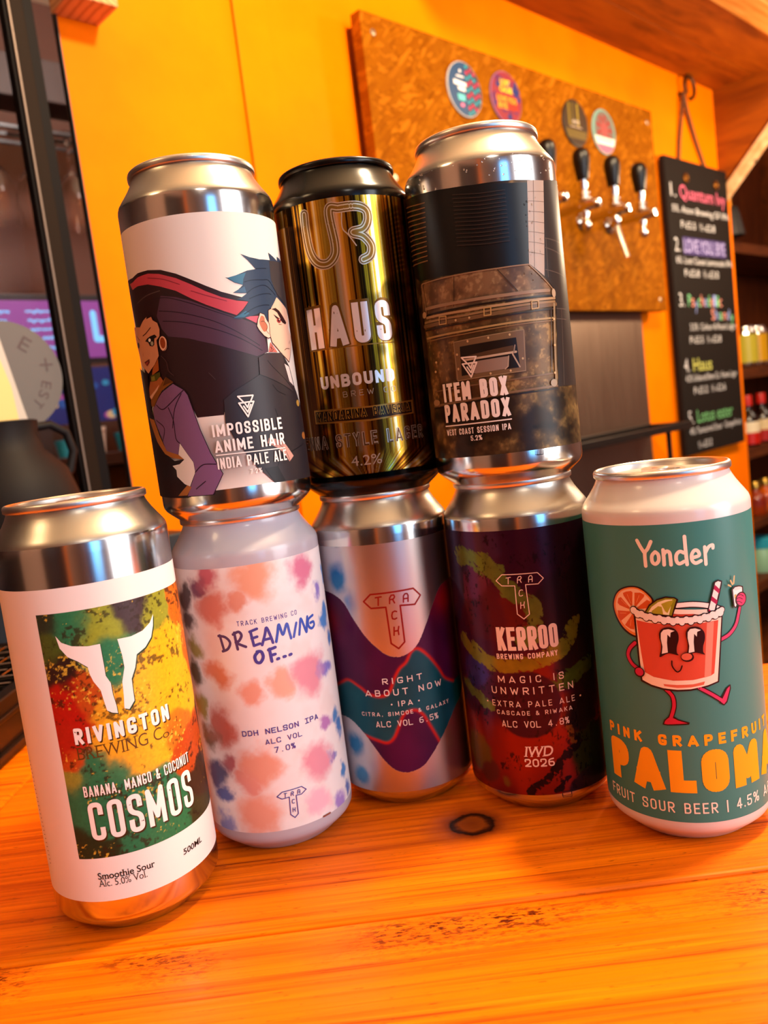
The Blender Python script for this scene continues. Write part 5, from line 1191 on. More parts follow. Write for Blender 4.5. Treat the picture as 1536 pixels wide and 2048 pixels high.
  ('p', 'c4432f', 0, '-0.03 96.23 7.37 95.80 10.97 94.93 6.57 94.65 0.23 95.07'),
  ('p', '28060f', 0, '-10.34 96.57 -8.36 99.95 -5.24 102.30 -1.96 103.28 1.25 102.84 2.51 101.84 -0.04 95.27'),
  ('p', '87871c', 0, '-9.66 96.91 -7.95 99.57 -5.11 101.72 -2.00 102.67 0.97 102.39 1.73 101.82 -0.36 95.67'),
  ('p', 'ece0b0', 0, '-8.79 97.02 -7.31 99.20 -4.80 101.03 -2.06 101.98 0.41 101.96 -1.29 95.89'),
  ('p', 'a8a028', 0, '-7.53 97.45 -4.93 99.49 -3.63 99.21 -3.30 96.12 -7.34 96.68'),
  ('p', 'a8a028', 0, '-3.78 100.36 -1.41 101.27 0.92 101.75 -1.76 96.67 -2.59 97.46'),
  ('p', '28060f', 0, '16.11 107.06 17.89 107.79 19.62 107.00 19.29 105.27 15.82 95.18 12.57 96.06'),
  ('p', 'efe6dc', 0, '16.65 106.74 17.84 107.16 18.98 106.58 18.62 105.39 15.35 95.76 13.13 96.36'),
  ('p', 'a81848', 0, '16.42 105.95 18.40 103.80 17.85 102.29 15.81 104.33'),
  ('p', 'a81848', 0, '14.88 101.82 17.05 99.68 16.52 98.24 14.36 100.18'),
  ('p', 'a81848', 0, '13.41 97.08 14.18 95.94 13.12 96.25'),
  ('s', '28060f', 3.1, 0, 1, '-14.41 97.29 -11.35 95.93 -8.02 95.10 -4.79 94.46 -1.63 93.89 1.53 93.63 4.71 93.58 7.94 93.67 11.27 93.94 14.37 94.46 16.82 95.02 18.36 95.90'),
  ('e', '28060f', -14.38, 97.53, 1.64, 1.74, 0),
  ('e', '28060f', -12.91, 96.07, 1.59, 1.74, 0),
  ('e', '28060f', -11.33, 96.17, 1.55, 1.73, 0),
  ('e', '28060f', -9.71, 94.98, 1.52, 1.72, 0),
  ('e', '28060f', -8.0, 95.34, 1.48, 1.72, 0),
  ('e', '28060f', -6.44, 94.25, 1.46, 1.71, 0),
  ('e', '28060f', -4.77, 94.69, 1.44, 1.7, 0),
  ('e', '28060f', -3.24, 93.65, 1.42, 1.7, 0),
  ('e', '28060f', -1.61, 94.12, 1.41, 1.69, 0),
  ('e', '28060f', -0.09, 93.23, 1.41, 1.69, 0),
  ('e', '28060f', 1.55, 93.86, 1.4, 1.69, 0),
  ('e', '28060f', 3.07, 93.08, 1.41, 1.68, 0),
  ('e', '28060f', 4.72, 93.81, 1.41, 1.68, 0),
  ('e', '28060f', 6.27, 93.1, 1.42, 1.68, 0),
  ('e', '28060f', 7.95, 93.9, 1.44, 1.67, 0),
  ('e', '28060f', 9.55, 93.29, 1.46, 1.67, 0),
  ('e', '28060f', 11.28, 94.16, 1.49, 1.67, 0),
  ('e', '28060f', 12.76, 93.68, 1.52, 1.67, 0),
  ('e', '28060f', 14.39, 94.68, 1.55, 1.66, 0),
  ('e', '28060f', 15.54, 94.22, 1.59, 1.66, 0),
  ('e', '28060f', 16.84, 95.25, 1.63, 1.66, 0),
  ('e', '28060f', 17.54, 94.93, 1.65, 1.66, 0),
  ('s', 'e9ddd2', 2.2, 0, 1, '-14.41 97.29 -11.35 95.93 -8.02 95.10 -4.79 94.46 -1.63 93.89 1.53 93.63 4.71 93.58 7.94 93.67 11.27 93.94 14.37 94.46 16.82 95.02 18.36 95.90'),
  ('e', 'efe4d8', -14.38, 97.53, 1.27, 1.39, 0),
  ('e', 'efe4d8', -12.91, 96.07, 1.23, 1.38, 0),
  ('e', 'efe4d8', -11.33, 96.17, 1.2, 1.38, 0),
  ('e', 'efe4d8', -9.71, 94.98, 1.17, 1.37, 0),
  ('e', 'efe4d8', -8.0, 95.34, 1.15, 1.36, 0),
  ('e', 'efe4d8', -6.44, 94.25, 1.13, 1.36, 0),
  ('e', 'efe4d8', -4.77, 94.69, 1.11, 1.36, 0),
  ('e', 'efe4d8', -3.24, 93.65, 1.1, 1.35, 0),
  ('e', 'efe4d8', -1.61, 94.12, 1.09, 1.35, 0),
  ('e', 'efe4d8', -0.09, 93.23, 1.09, 1.34, 0),
  ('e', 'efe4d8', 1.55, 93.86, 1.09, 1.34, 0),
  ('e', 'efe4d8', 3.07, 93.08, 1.09, 1.34, 0),
  ('e', 'efe4d8', 4.72, 93.81, 1.09, 1.33, 0),
  ('e', 'efe4d8', 6.27, 93.1, 1.1, 1.33, 0),
  ('e', 'efe4d8', 7.95, 93.9, 1.12, 1.33, 0),
  ('e', 'efe4d8', 9.55, 93.29, 1.13, 1.33, 0),
  ('e', 'efe4d8', 11.28, 94.16, 1.15, 1.33, 0),
  ('e', 'efe4d8', 12.76, 93.68, 1.18, 1.32, 0),
  ('e', 'efe4d8', 14.39, 94.68, 1.21, 1.32, 0),
  ('e', 'efe4d8', 15.54, 94.22, 1.23, 1.32, 0),
  ('e', 'efe4d8', 16.84, 95.25, 1.26, 1.32, 0),
  ('e', 'efe4d8', 17.54, 94.93, 1.28, 1.32, 0),
  ('p', '28060f', 1, '-5.30 88.95 -4.20 90.59 -2.19 91.20 -0.10 90.73 1.34 88.86 1.38 86.15 0.58 83.47 0.40 81.15 0.85 80.05 -2.64 80.87 -5.78 79.36 -5.25 81.93 -5.03 84.67 -5.39 87.00'),
  ('p', 'efe2d4', 0, '-4.69 88.95 -3.69 90.20 -1.89 90.50 0.25 89.75 -1.21 89.13 -1.51 87.20 -2.41 88.38 -2.81 85.08 -2.78 81.26 -4.98 80.68 -4.51 83.51 -4.91 86.62'),
  ('p', '28060f', 1, '4.22 89.00 5.27 90.54 7.21 90.99 9.28 90.35 10.74 88.37 10.79 85.67 9.97 83.07 9.80 80.78 10.25 79.64 6.79 80.78 3.78 79.57 4.28 82.05 4.48 84.75 4.14 87.08'),
  ('p', 'efe2d4', 0, '4.80 88.96 5.75 90.12 7.51 90.27 9.63 89.35 8.17 88.85 7.89 86.96 7.00 88.20 6.61 84.96 6.64 81.18 4.53 80.80 4.98 83.55 4.59 86.67'),
  ('e', '28060f', 3.97, 79.17, 2.34, 1.85, 0),
  ('e', 'd8654c', 3.77, 79.37, 1.91, 1.39, 0),
  ('s', '28060f', 0.5, 0, 1, '-1.62 77.87 -1.61 75.72 -0.18 73.56 1.11 74.12 1.84 75.85'),
  ('e', '28060f', -14.15, 72.61, 2.14, 2.11, 0),
  ('e', 'c2204a', -14.14, 72.73, 1.64, 1.62, 0),
  ('p', '28060f', 0, '23.08 102.86 24.38 104.05 27.01 103.86 29.25 103.03 29.23 100.80 27.00 98.59 24.78 95.22 23.51 96.06'),
  ('p', 'efe8e0', 0, '23.76 102.72 24.93 103.44 26.95 103.37 28.61 102.71 28.53 100.95 26.48 98.90 24.49 95.86 24.04 96.45'),
  ('e', 'd8d0c8', 26.34, 102.73, 2.03, 0.6, 0),
  ('p', 'e0a050', 0, '24.31 100.70 25.33 100.68 24.89 98.85 24.31 99.16'),
  ('e', '28060f', 27.64, 98.26, 3.17, 2.86, 0),
  ('e', 'c93a68', 27.75, 98.23, 2.5, 2.41, 0),
  ('s', '28060f', 0.25, 0, 1, '25.41 98.93 26.77 99.03 28.38 98.09'),
  ('s', '28060f', 0.25, 0, 1, '25.03 97.67 26.35 97.65 27.93 96.65'),
  ('s', '28060f', 0.25, 0, 1, '26.33 100.08 27.71 99.97 29.10 99.09'),
  ('s', 'dcb070', 0.6, 0, 0, '24.86 107.85 24.28 105.10'),
  ('s', 'dcb070', 0.6, 0, 0, '22.90 106.52 23.71 104.83'),
  ('s', 'dcb070', 0.6, 0, 0, '21.73 105.02 22.83 104.28'),
 ],
}
BLOBS = {'R': [(-17.8, 125.6, 4.8, '283222'), (-8.9, 124.0, 5.8, '2a7048'), (0.3, 122.3, 5.8, '8c9428'), (11.3, 125.2, 4.8, '3a2a2c'), (4.9, 109.2, 5.8, '2a7048'), (-18.4, 116.5, 4.3, '46561e'), (-17.6, 105.5, 4.3, '2c1a16'), (-16.7, 94.4, 6.0, 'aa160c'), (-18.1, 80.7, 5.0, 'a81c0e'), (-6.3, 96.4, 4.3, 'b04a14'), (20.4, 96.6, 9.1, 'e4a818'), (11.5, 82.5, 8.1, 'e8a618'), (1.7, 72.7, 5.9, 'e0a020'), (37.0, 120.7, 3.7, 'c86414'), (22.0, 121.8, 3.7, '8c8c28'), (48.8, 102.6, 4.8, 'cc6010'), (23.4, 74.5, 4.3, 'c46a18'), (30.0, 63.3, 4.8, 'b04412'), (-16.7, 72.7, 3.3, 'b84816'), (-10.2, 69.2, 4.9, '2a7048'), (-0.8, 66.6, 3.3, '2a7048'), (34.9, 46.9, 4.7, '3c2412'), (-17.0, 64.9, 3.9, '8c8a30'), (-11.5, 54.7, 8.3, '226a44'), (0.7, 49.1, 8.2, '226a44'), (13.5, 41.2, 6.6, '2a6a40'), (-18.6, 39.8, 5.2, '1c2c18'), (-9.5, 37.2, 2.8, '1c2c18'), (-14.7, 99.8, 2.2, '5a1a0c'), (-0.9, 91.9, 3.2, 'd0901c'), (31.7, 38.0, 4.2, '3a3418')], 'D': [(-25.5, 123.1, 6.0, '6a2850'), (-19.6, 127.7, 6.9, 'b85466'), (-35.1, 117.0, 6.4, '3c2830'), (-18.4, 113.6, 8.4, 'c87868'), (-7.4, 115.9, 5.4, 'd48c74'), (1.3, 123.9, 10.6, 'e09a78'), (25.0, 123.8, 8.3, 'cc6a8c'), (47.2, 117.3, 4.0, '3c84c8'), (33.4, 111.1, 4.5, '8070c0'), (-34.9, 107.3, 6.5, '32232c'), (-30.9, 94.8, 6.4, '8c8228'), (-36.8, 83.3, 6.8, '30341c'), (-20.9, 84.2, 7.3, 'd07c54'), (-7.2, 74.8, 6.5, 'e09c84'), (7.7, 76.0, 6.9, 'e4a68c'), (21.7, 77.6, 10.9, 'd88898'), (32.2, 76.5, 5.4, '6e6ec8'), (37.6, 98.4, 4.9, '1e78c4'), (40.6, 89.0, 3.7, '146cb8'), (-35.8, 67.7, 5.8, '968a30'), (-23.7, 58.9, 9.1, 'ba5a46'), (-32.9, 55.8, 6.8, '6c5030'), (34.5, 52.7, 4.9, '2878ba'), (38.1, 46.0, 4.7, '146cb8'), (26.3, 52.6, 4.0, 'a86cb0'), (-30.6, 37.9, 7.4, '383a6c'), (-21.7, 42.6, 5.4, 'a85a64'), (-27.5, 29.2, 5.6, '3c509a'), (-7.2, 42.5, 9.9, 'de987e'), (-13.9, 35.5, 6.3, 'd88c80'), (-11.2, 20.5, 12.2, 'de987e'), (18.9, 37.9, 9.1, 'd88a9c'), (27.4, 36.0, 2.9, '6470bc'), (36.6, 26.6, 4.2, '1478be'), (16.9, 20.1, 7.0, 'ecb4c4'), (28.3, 14.9, 5.0, '9678c4'), (-29.7, 14.4, 5.8, '8490c8'), (38.1, 17.0, 4.1, '3c64b0')], 'E': [(-22.4, 130.6, 3.2, '1c4a78'), (-23.9, 113.2, 7.2, '2c7cb4'), (-17.5, 101.3, 4.8, '6aa0cc'), (-26.9, 32.4, 6.2, '2c80b8'), (-25.1, 16.7, 5.3, '4a90c0')], 'F': [(1.1, 120.1, 11.9, '3a1228'), (16.7, 121.7, 10.4, '2c0e20'), (-13.8, 122.5, 6.1, '42203c'), (-39.9, 111.2, 7.8, '30203a'), (-22.4, 105.3, 4.8, '5c2440'), (-15.6, 94.0, 7.1, '4a1424'), (-5.3, 94.0, 6.1, '5e1a1a'), (-26.4, 64.8, 5.0, '3c2c6a'), (-0.3, 62.6, 7.8, '761e14'), (18.5, 98.5, 9.0, '281018'), (19.4, 67.2, 6.9, '301418'), (-7.2, 54.1, 15.1, '42122c'), (8.8, 48.2, 6.2, '7a2414'), (-7.8, 33.4, 15.3, '801c0e'), (6.6, 26.2, 7.9, '7c1c14'), (-30.4, 27.5, 5.4, '6a5016'), (-24.4, 20.1, 4.3, '5a2420'), (20.4, 27.1, 6.2, '2e3014'), (16.9, 45.7, 5.4, '2a1416'), (-9.8, 14.6, 9.9, '7a1c10'), (22.4, 10.1, 6.3, '2a1820'), (-16.4, 15.3, 2.5, '7a5a1c')]}
WAVE_TOP = '-48.41 105.82 -49.11 106.10 -33.99 105.92 -27.27 104.55 -22.32 101.22 -17.77 93.36 -12.78 85.36 -7.82 79.57 -3.54 76.04 0.97 74.70 5.79 75.53 11.18 79.25 16.74 87.60 21.97 95.96 27.86 102.57 36.71 104.51'
WAVE_LOW = '-49.18 42.04 -34.76 44.44 -27.15 43.66 -20.49 38.47 -15.81 32.30 -11.50 25.88 -7.17 21.30 -2.63 19.34 2.15 19.54 7.24 21.44 12.06 26.02 18.65 33.13 26.92 41.92 34.39 46.73'
GLOW_HIGH = '-43.46 56.09 -31.98 61.55 -25.69 63.88 -18.96 60.91 -14.87 57.87 -9.16 56.66 -4.94 58.46 -1.83 64.62 1.06 69.07 4.53 71.74 7.46 76.01 10.88 76.91 15.58 72.58 20.41 65.57 23.85 59.60 29.72 55.99'
GLOW_LOW = '-22.56 38.18 -18.79 37.01 -13.64 35.33 -8.79 34.15 -5.29 36.47 -2.25 41.94 0.76 47.28 5.67 48.49 9.42 45.64 12.13 40.04 16.32 30.56 17.85 27.57'
BRUSH = [('5c6a28', 5.3, '-29.23 118.91 -20.66 117.48 -13.28 113.35 -6.50 103.99 0.32 98.18 3.52 93.26 2.02 85.73 -2.12 81.43'), ('78701c', 4.8, '-34.62 79.47 -22.01 72.83 -7.84 69.91 5.06 71.45 15.13 76.74 21.55 84.64'), ('4c5a1a', 4.6, '8.42 59.25 17.00 62.25 27.93 66.42'), ('666c24', 3.4, '-38.63 57.69 -27.15 53.27 -20.28 49.74'), ('1e0a14', 2.8, '-5.45 11.63 1.24 17.97 7.93 23.61 18.24 33.32'), ('1e0a14', 2.1, '5.21 11.92 11.30 17.33'), ('7a4418', 1.7, '14.52 39.87 15.61 34.01')]
TRUNK_LID = '-36.51 91.29 -22.78 90.49 -11.62 90.52 -3.13 90.36 4.11 90.41 17.08 90.79 29.30 80.22 29.79 78.40 26.69 77.71 6.33 77.03 -11.27 76.95 -32.91 77.25 -37.84 79.22'
TRUNK_BODY = '-37.78 77.29 -11.30 76.73 6.32 76.94 28.89 77.70 27.66 60.51 25.82 39.74 2.79 39.22 -12.91 38.40 -35.80 37.31 -38.10 49.21 -38.90 63.91'
RECT = (-21.5, 33.9, 128.5)
# ------------------------------------------------------------------ painted label grounds
RB = 33.1
def lattice(seed): return np.random.RandomState(seed).rand(128, 128)
def vnoise(x, y, seed):
    g = lattice(seed); xi = np.floor(x).astype(int); yi = np.floor(y).astype(int); fx = x-xi; fy = y-yi
    fx = fx*fx*(3-2*fx); fy = fy*fy*(3-2*fy); a = g[xi % 128, yi % 128]; b = g[(xi+1) % 128, yi % 128]; c = g[xi % 128, (yi+1) % 128]; d = g[(xi+1) % 128, (yi+1) % 128]
    return (a*(1-fx)+b*fx)*(1-fy) + (c*(1-fx)+d*fx)*fy
def fbm(x, y, sc, seed, oct=4):
    v = 0; w = 1; t = 0
    for i in range(oct): v = v + w*vnoise(x/sc*2**i + 17*i, y/sc*2**i + 31*i, seed+i); t += w; w *= .55
    return v/t
def smooth(x, a, b): t = np.clip((x-a)/(b-a), 0, 1); return t*t*(3-2*t)
def pts(s): v = [float(q) for q in s.split()]; return list(zip(v[0::2], v[1::2]))
def blend(Sx, Z, blobs, power=6, bg=None, bgw=.3, k=1.0):
    num = np.zeros(Sx.shape+(3,)); den = np.zeros(Sx.shape)
    for x, y, r, c in blobs:
        w = np.exp(-k*((Sx-x)**2+(Z-y)**2)/r**2)**(power/2)
        num += w[..., None]*np.array(lin(c)); den += w
    if bg is not None: num += bgw*np.array(lin(bg)); den += bgw
    return num/np.maximum(den, 1e-12)[..., None]
def lerp(a, b, t): return a*(1-t[..., None]) + np.asarray(b)*t[..., None]
def seg_dist(Sx, Z, P):
    d = np.full(Sx.shape, 1e9)
    for (x0, y0), (x1, y1) in zip(P, P[1:]):
        L = (x1-x0)**2+(y1-y0)**2 + 1e-9; t = np.clip(((Sx-x0)*(x1-x0)+(Z-y0)*(y1-y0))/L, 0, 1)
        d = np.minimum(d, np.hypot(Sx-x0-t*(x1-x0), Z-y0-t*(y1-y0)))
    return d
def band(name, z0, z1, fn, material, parent, s0=-104, s1=104, fine=60, ds=.36, r=RB+.03):
    """label ground: a fine net round the front of the can, each point carrying its printed colour"""
    a = [s0]
    while a[-1] < s1-1e-6: x = a[-1]; a.append(min(s1, x + (ds if -fine-1e-6 <= x < fine else 2.0)))
    full = s1-s0 > 200
    s = np.array(a[:-1] if full else a); n = len(s); z = np.linspace(z0, z1, int((z1-z0)/ds)+2); m = len(z)
    Sx, Z = np.meshgrid(s, z); col = fn(Sx, Z)
    if full: s = s*(2*PI*RB)/(s1-s0)
    A = np.meshgrid(s, z)[0]/RB
    co = np.stack([r*np.sin(A), -r*np.cos(A), Z], -1).reshape(-1, 3)*S
    i = np.arange(m*n).reshape(m, n); j = np.roll(i, -1, 1) if full else i[:, 1:]; b = i if full else i[:, :-1]
    q = np.stack([b[:-1], j[:-1], j[1:], b[1:]], -1).reshape(-1, 4)
    me = bpy.data.meshes.new(name); me.vertices.add(len(co)); me.vertices.foreach_set('co', co.ravel())
    me.loops.add(q.size); me.loops.foreach_set('vertex_index', q.ravel().astype(np.int32)); me.polygons.add(len(q)); me.polygons.foreach_set('loop_start', np.arange(0, q.size, 4, dtype=np.int32))
    me.update(calc_edges=True); me.validate()
    at = me.color_attributes.new('paint', 'FLOAT_COLOR', 'POINT'); at.data.foreach_set('color', np.clip(col, 0, 1).reshape(-1).astype(np.float32))
    me.polygons.foreach_set('use_smooth', [True]*len(me.polygons)); me.materials.append(material)
    o = bpy.data.objects.new(name, me); COL.objects.link(o); o.parent = parent; return o
def with_alpha(c, a): return np.concatenate([c, (a if isinstance(a, np.ndarray) else np.full(c.shape[:2], a))[..., None]], -1)
def solid(Sx, h): return np.ones(Sx.shape+(3,))*np.array(lin(h))

def paint_bronze(Sx, Z):
    st = .5*vnoise(Sx/3.1, Sx*0, 3) + .32*vnoise(Sx/.95, Sx*0, 5) + .3*vnoise(Sx/.42, Sx*0, 8)
    st = st/1.12
    # towards the foot the streaks turn into rays from a point below the edge
    ang = np.arctan2(Sx+1, Z-4)*14; ray = .5*vnoise(ang*1.1+40, ang*0, 11)+.5*vnoise(ang*3+40, ang*0, 12); f = smooth(24-Z, 0, 7); st = st*(1-f)+ray*f
    st = np.clip((st-.25)/.5, 0, 1); c = lerp(solid(Sx, '1c0a02'), np.array(lin('a86410')), smooth(st, .05, .42)); c = lerp(c, np.array(lin('f0be40')), smooth(st, .42, .72)); c = lerp(c, np.array(lin('fff0c0')), smooth(st, .85, 1))
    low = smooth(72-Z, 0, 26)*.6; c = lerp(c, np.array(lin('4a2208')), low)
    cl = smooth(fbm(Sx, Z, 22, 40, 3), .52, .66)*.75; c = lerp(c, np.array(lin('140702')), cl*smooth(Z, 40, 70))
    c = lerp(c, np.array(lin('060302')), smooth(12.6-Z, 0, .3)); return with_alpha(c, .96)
def paint_trunk(Sx, Z):
    n = fbm(Sx, Z, 9, 21, 5); n2 = fbm(Sx, Z, 2.2, 33, 4)
    c = lerp(solid(Sx, '2a1c10'), np.array(lin('5c4526')), smooth(n, .35, .7)); c = lerp(c, np.array(lin('8a6c3c')), smooth(n*.6+n2*.4, .55, .72)*.8); c = lerp(c, np.array(lin('140d08')), smooth(fbm(Sx, Z*1.6, 13, 55, 3), .55, .75)*.85)
    def fill(P, dk, md, lt, seed, c):
        m = inside(Sx, Z, pts(P)); k = fbm(Sx, Z, 7, seed, 5)
        f = lerp(solid(Sx, dk), np.array(lin(md)), smooth(k, .35, .6)); f = lerp(f, np.array(lin(lt)), smooth(fbm(Sx, Z, 1.6, seed+9, 4)*.5+k*.5, .55, .66)*.7)
        return np.where(m[..., None], f, c)
    c = fill(TRUNK_LID, '543c28', '7a5a3c', 'a08058', 61, c); c = fill(TRUNK_BODY, '452e16', '684a26', 'a07a46', 71, c)
    return with_alpha(c, .1)
def inside(Sx, Z, P):
    r = np.zeros(Sx.shape, bool); n = len(P)
    for (x0, y0), (x1, y1) in zip(P, P[1:]+P[:1]):
        if y0 == y1: continue
        r ^= ((y0 > Z) != (y1 > Z)) & (Sx < (x1-x0)*(Z-y0)/(y1-y0)+x0)
    return r
def paint_splash(Sx, Z):
    wx = Sx + 7*(fbm(Sx, Z, 9, 2, 5)-.5); wz = Z + 7*(fbm(Sx, Z, 9, 9, 5)-.5)
    c = blend(wx, wz, BLOBS['R'], 5, k=.9)
    n = fbm(Sx, Z, 1.5, 14, 4); big = fbm(Sx, Z, 8, 18, 3)
    c = lerp(c, np.array(lin('2a1a0c')), smooth(n*.55+big*.45, .56, .64)*.8)
    c = lerp(c, np.array(lin('f2c840')), smooth(fbm(Sx+50, Z, 1.1, 24, 3)*.6+fbm(Sx, Z, 12, 28, 2)*.4, .66, .74)*.6)
    c = c*(0.85+.35*fbm(Sx, Z, .8, 30, 3))[..., None]; return with_alpha(c, 0)
def paint_dye(Sx, Z):
    wx = Sx + 9*(fbm(Sx, Z, 8, 4, 4)-.5) + 1.2*(fbm(Sx, Z, .9, 6, 3)-.5); wz = Z + 9*(fbm(Sx, Z, 8, 12, 4)-.5) + 1.2*(fbm(Sx, Z, .9, 16, 3)-.5)
    num = np.zeros(Sx.shape+(3,)); den = np.zeros(Sx.shape); cov = np.zeros(Sx.shape)
    for x, y, r, c in BLOBS['D']:
        d = np.hypot(wx-x, wz-y)/r; w = smooth(1.25-d, 0, .75)
        num += w[..., None]*np.array(lin(c)); den += w; cov = np.maximum(cov, w)
    bg = lerp(solid(Sx, 'e6e2e0'), np.array(lin('dcc8c0')), smooth(fbm(Sx, Z, 10, 44, 3), .45, .8)*.4)
    out = lerp(bg, num/np.maximum(den, 1e-6)[..., None], cov*.92)
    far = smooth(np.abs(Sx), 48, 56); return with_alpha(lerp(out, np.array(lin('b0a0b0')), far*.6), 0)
def paint_wave(Sx, Z):
    a, b = pts(WAVE_TOP), pts(WAVE_LOW); T = a + [(62, 95), (62, 60)] + b[::-1] + [(-62, 62), (-62, 100)]
    m = inside(Sx, Z, catmull(a, False) + [(62, 105), (62, 72)] + catmull(b, False)[::-1] + [(-62, 70), (-62, 110)])
    h, l = catmull(pts(GLOW_HIGH), False), catmull(pts(GLOW_LOW), False)
    silver = solid(Sx, 'c2bab4'); me_ = np.ones(Sx.shape)
    bl = np.zeros(Sx.shape); col = np.zeros(Sx.shape+(3,)); wn = fbm(Sx, Z, 5, 3, 4)-.5
    for x, y, r, c in BLOBS['E']:
        w = smooth(1.3-np.hypot(Sx-x+4*wn, Z-y+4*wn)/r, 0, .9); col = np.where((w > bl)[..., None], np.array(lin(c)), col); bl = np.maximum(bl, w)
    left = smooth(-17-Sx+3*wn, 0, 5); silver = lerp(silver, np.array(lin('b8c6d4')), left*.8); silver = lerp(silver, col, bl*left); me_ = me_*(1-.65*left)
    teal = inside(Sx, Z, h + [(62, 60), (62, 30)] + l[::-1] + [(-62, 36), (-62, 62)])
    k = fbm(Sx, Z, 14, 8, 2)
    c = np.where(teal[..., None], lerp(solid(Sx, '0a3a48'), np.array(lin('106274')), k), lerp(solid(Sx, '3a0f38'), np.array(lin('55144a')), k))
    red = np.array(lin('c0241a'))
    for P in (h, l): d = seg_dist(Sx, Z, P); c = lerp(c, red, np.exp(-(d/.75)**2)*.95)
    c = lerp(c, np.array(lin('8a1420')), np.exp(-((Sx+36)**2+(Z-92)**2)/60)*.9); c = lerp(c, np.array(lin('a01818')), np.exp(-((Sx-29)**2+(Z-97)**2)/60)*.9)
    return with_alpha(np.where(m[..., None], c, silver), np.where(m, .25, me_))
def paint_brush(Sx, Z):
    wx = Sx + 4*(fbm(Sx, Z, 5, 2, 5)-.5); wz = Z + 4*(fbm(Sx, Z, 5, 9, 5)-.5)
    c = blend(wx, wz, BLOBS['F'], 9, k=.7)
    for h, w, P in BRUSH:
        q = catmull(pts(P), False); d = seg_dist(Sx + 5*(fbm(Sx, Z, 5, 5, 4)-.5), Z + 5*(fbm(Sx, Z, 5, 7, 4)-.5), q)/w*1.3
        dry = fbm(Sx+Z, (Z-Sx)*.25, 1.3, 61, 4); c = lerp(c, np.array(lin(h))*(.8+.5*fbm(Sx, Z, 3, 66, 3))[..., None], smooth(1.06-d, 0, .1)*smooth(dry + .35*(1-d), .38, .5))
    d = np.hypot(wx*.3+Sx*.7+3.2, wz*.3+Z*.7-52)/15.3; c = lerp(c, np.array(lin('3a0f24')), smooth(1.03-d, 0, .08))
    n = fbm(Sx, Z*.6, 1.2, 14, 4); c = lerp(c, np.array(lin('1c0810')), smooth(n, .6, .68)*smooth(fbm(Sx, Z, 9, 17, 2), .5, .6)*.8)
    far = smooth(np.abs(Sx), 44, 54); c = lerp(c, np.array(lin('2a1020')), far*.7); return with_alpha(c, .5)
def paint_cream(Sx, Z):
    c = solid(Sx, 'e2d8cc'); return with_alpha(lerp(c, np.array(lin('857a74')), .9*np.exp(-(((Sx+3)/13)**2)**1.5-(((Z-30)/11)**2)**1.5)), 0)     # the grey cloud printed behind the lettering
def flat_colour(h, metal=0): return lambda Sx, Z: with_alpha(solid(Sx, h), metal)

# ------------------------------------------------------------------ the cans
ALU = mat_alu(); ALU2 = mat_alu('lid_aluminium', 'd8d0c8', .34); NECK = mat_alu('satin_aluminium', 'bcb4aa', .32)
def body_profile(H):
    sh = H-15.5
    return [(0, 9), (12, 8), (20, 4.5), (22.6, .8), (23.4, 0), (24.2, 0), (25.4, .9), (27.6, 2.9), (30.2, 5.1), (31.9, 6.7), (32.8, 8.2), (RB, 10)] + \
           [(RB, z) for z in np.linspace(16, sh-4, 8)] + [(RB, sh-1.2), (32.95, sh), (32.5, sh+1.3), (31.5, sh+2.8), (29.9, sh+5), (28.2, sh+7.5), (26.9, sh+9.8), (26.2, sh+11.4), (26.0, sh+12.6)]
def can(name, H, x, y, z, body_m, lid_m, label, mirror=0):
    root = tag(empty(name, W(x, y, z), math.atan2(-y, -x)+PI/2), label, 'can', 'beer cans on the bar counter')
    b = BM(); lathe(b, body_profile(H), 144)
    for f in b.faces: f.material_index = int(f.calc_center_median().z > (H-15)*S)
    obj('body', b, [body_m, NECK if body_m is ALU else body_m], root, 50)
    b = BM(); lathe(b, [(26.0, H-3.2), (26.6, H-3.1), (27.0, H-2.7), (27.05, H-1.2), (26.8, H-.5), (26.3, H-.1), (25.8, H), (25.4, H-.3), (25.1, H-1.1), (24.3, H-4.8), (23.6, H-5.4), (23, H-5), (22.7, H-3.3), (22.2, H-2.9), (12, H-2.8), (0, H-2.8)], 120); obj('lid', b, lid_m, root, 45)
    # ring pull lying on the lid
    b = BM(); M = Matrix.Rotation(math.radians(25), 4, 'Z')
    out = [(7.8*math.cos(a)*(1-.12*(math.sin(a) > 0)*math.sin(a)), -2 + 12.5*math.sin(a)) for a in np.linspace(0, 2*PI, 33)[:-1]]
    hole = [(4.6*math.cos(a), -7.6 + 4.2*math.sin(a)) for a in np.linspace(0, 2*PI, 33)[:-1]]
    for zt, dz in ((0, 1),):
        P = [[b.verts.new(M @ (Vector((px, py, zz))*S)) for px, py in q] for q in (out, hole) for zz in (H-2.3, H-1.3)]
        n = 32
        for i in range(n):
            j = (i+1) % n
            b.faces.new([P[1][i], P[1][j], P[3][j], P[3][i]]); b.faces.new([P[0][j], P[0][i], P[2][i], P[2][j]]); b.faces.new([P[0][i], P[0][j], P[1][j], P[1][i]]); b.faces.new([P[2][j], P[2][i], P[3][i], P[3][j]])
    lathe(b, [(3.4, H-2.8), (3.4, H-1.1), (2.6, H-.8), (0, H-.8)], 20)
    obj('pull_tab', b, lid_m, root, 40)
    return root
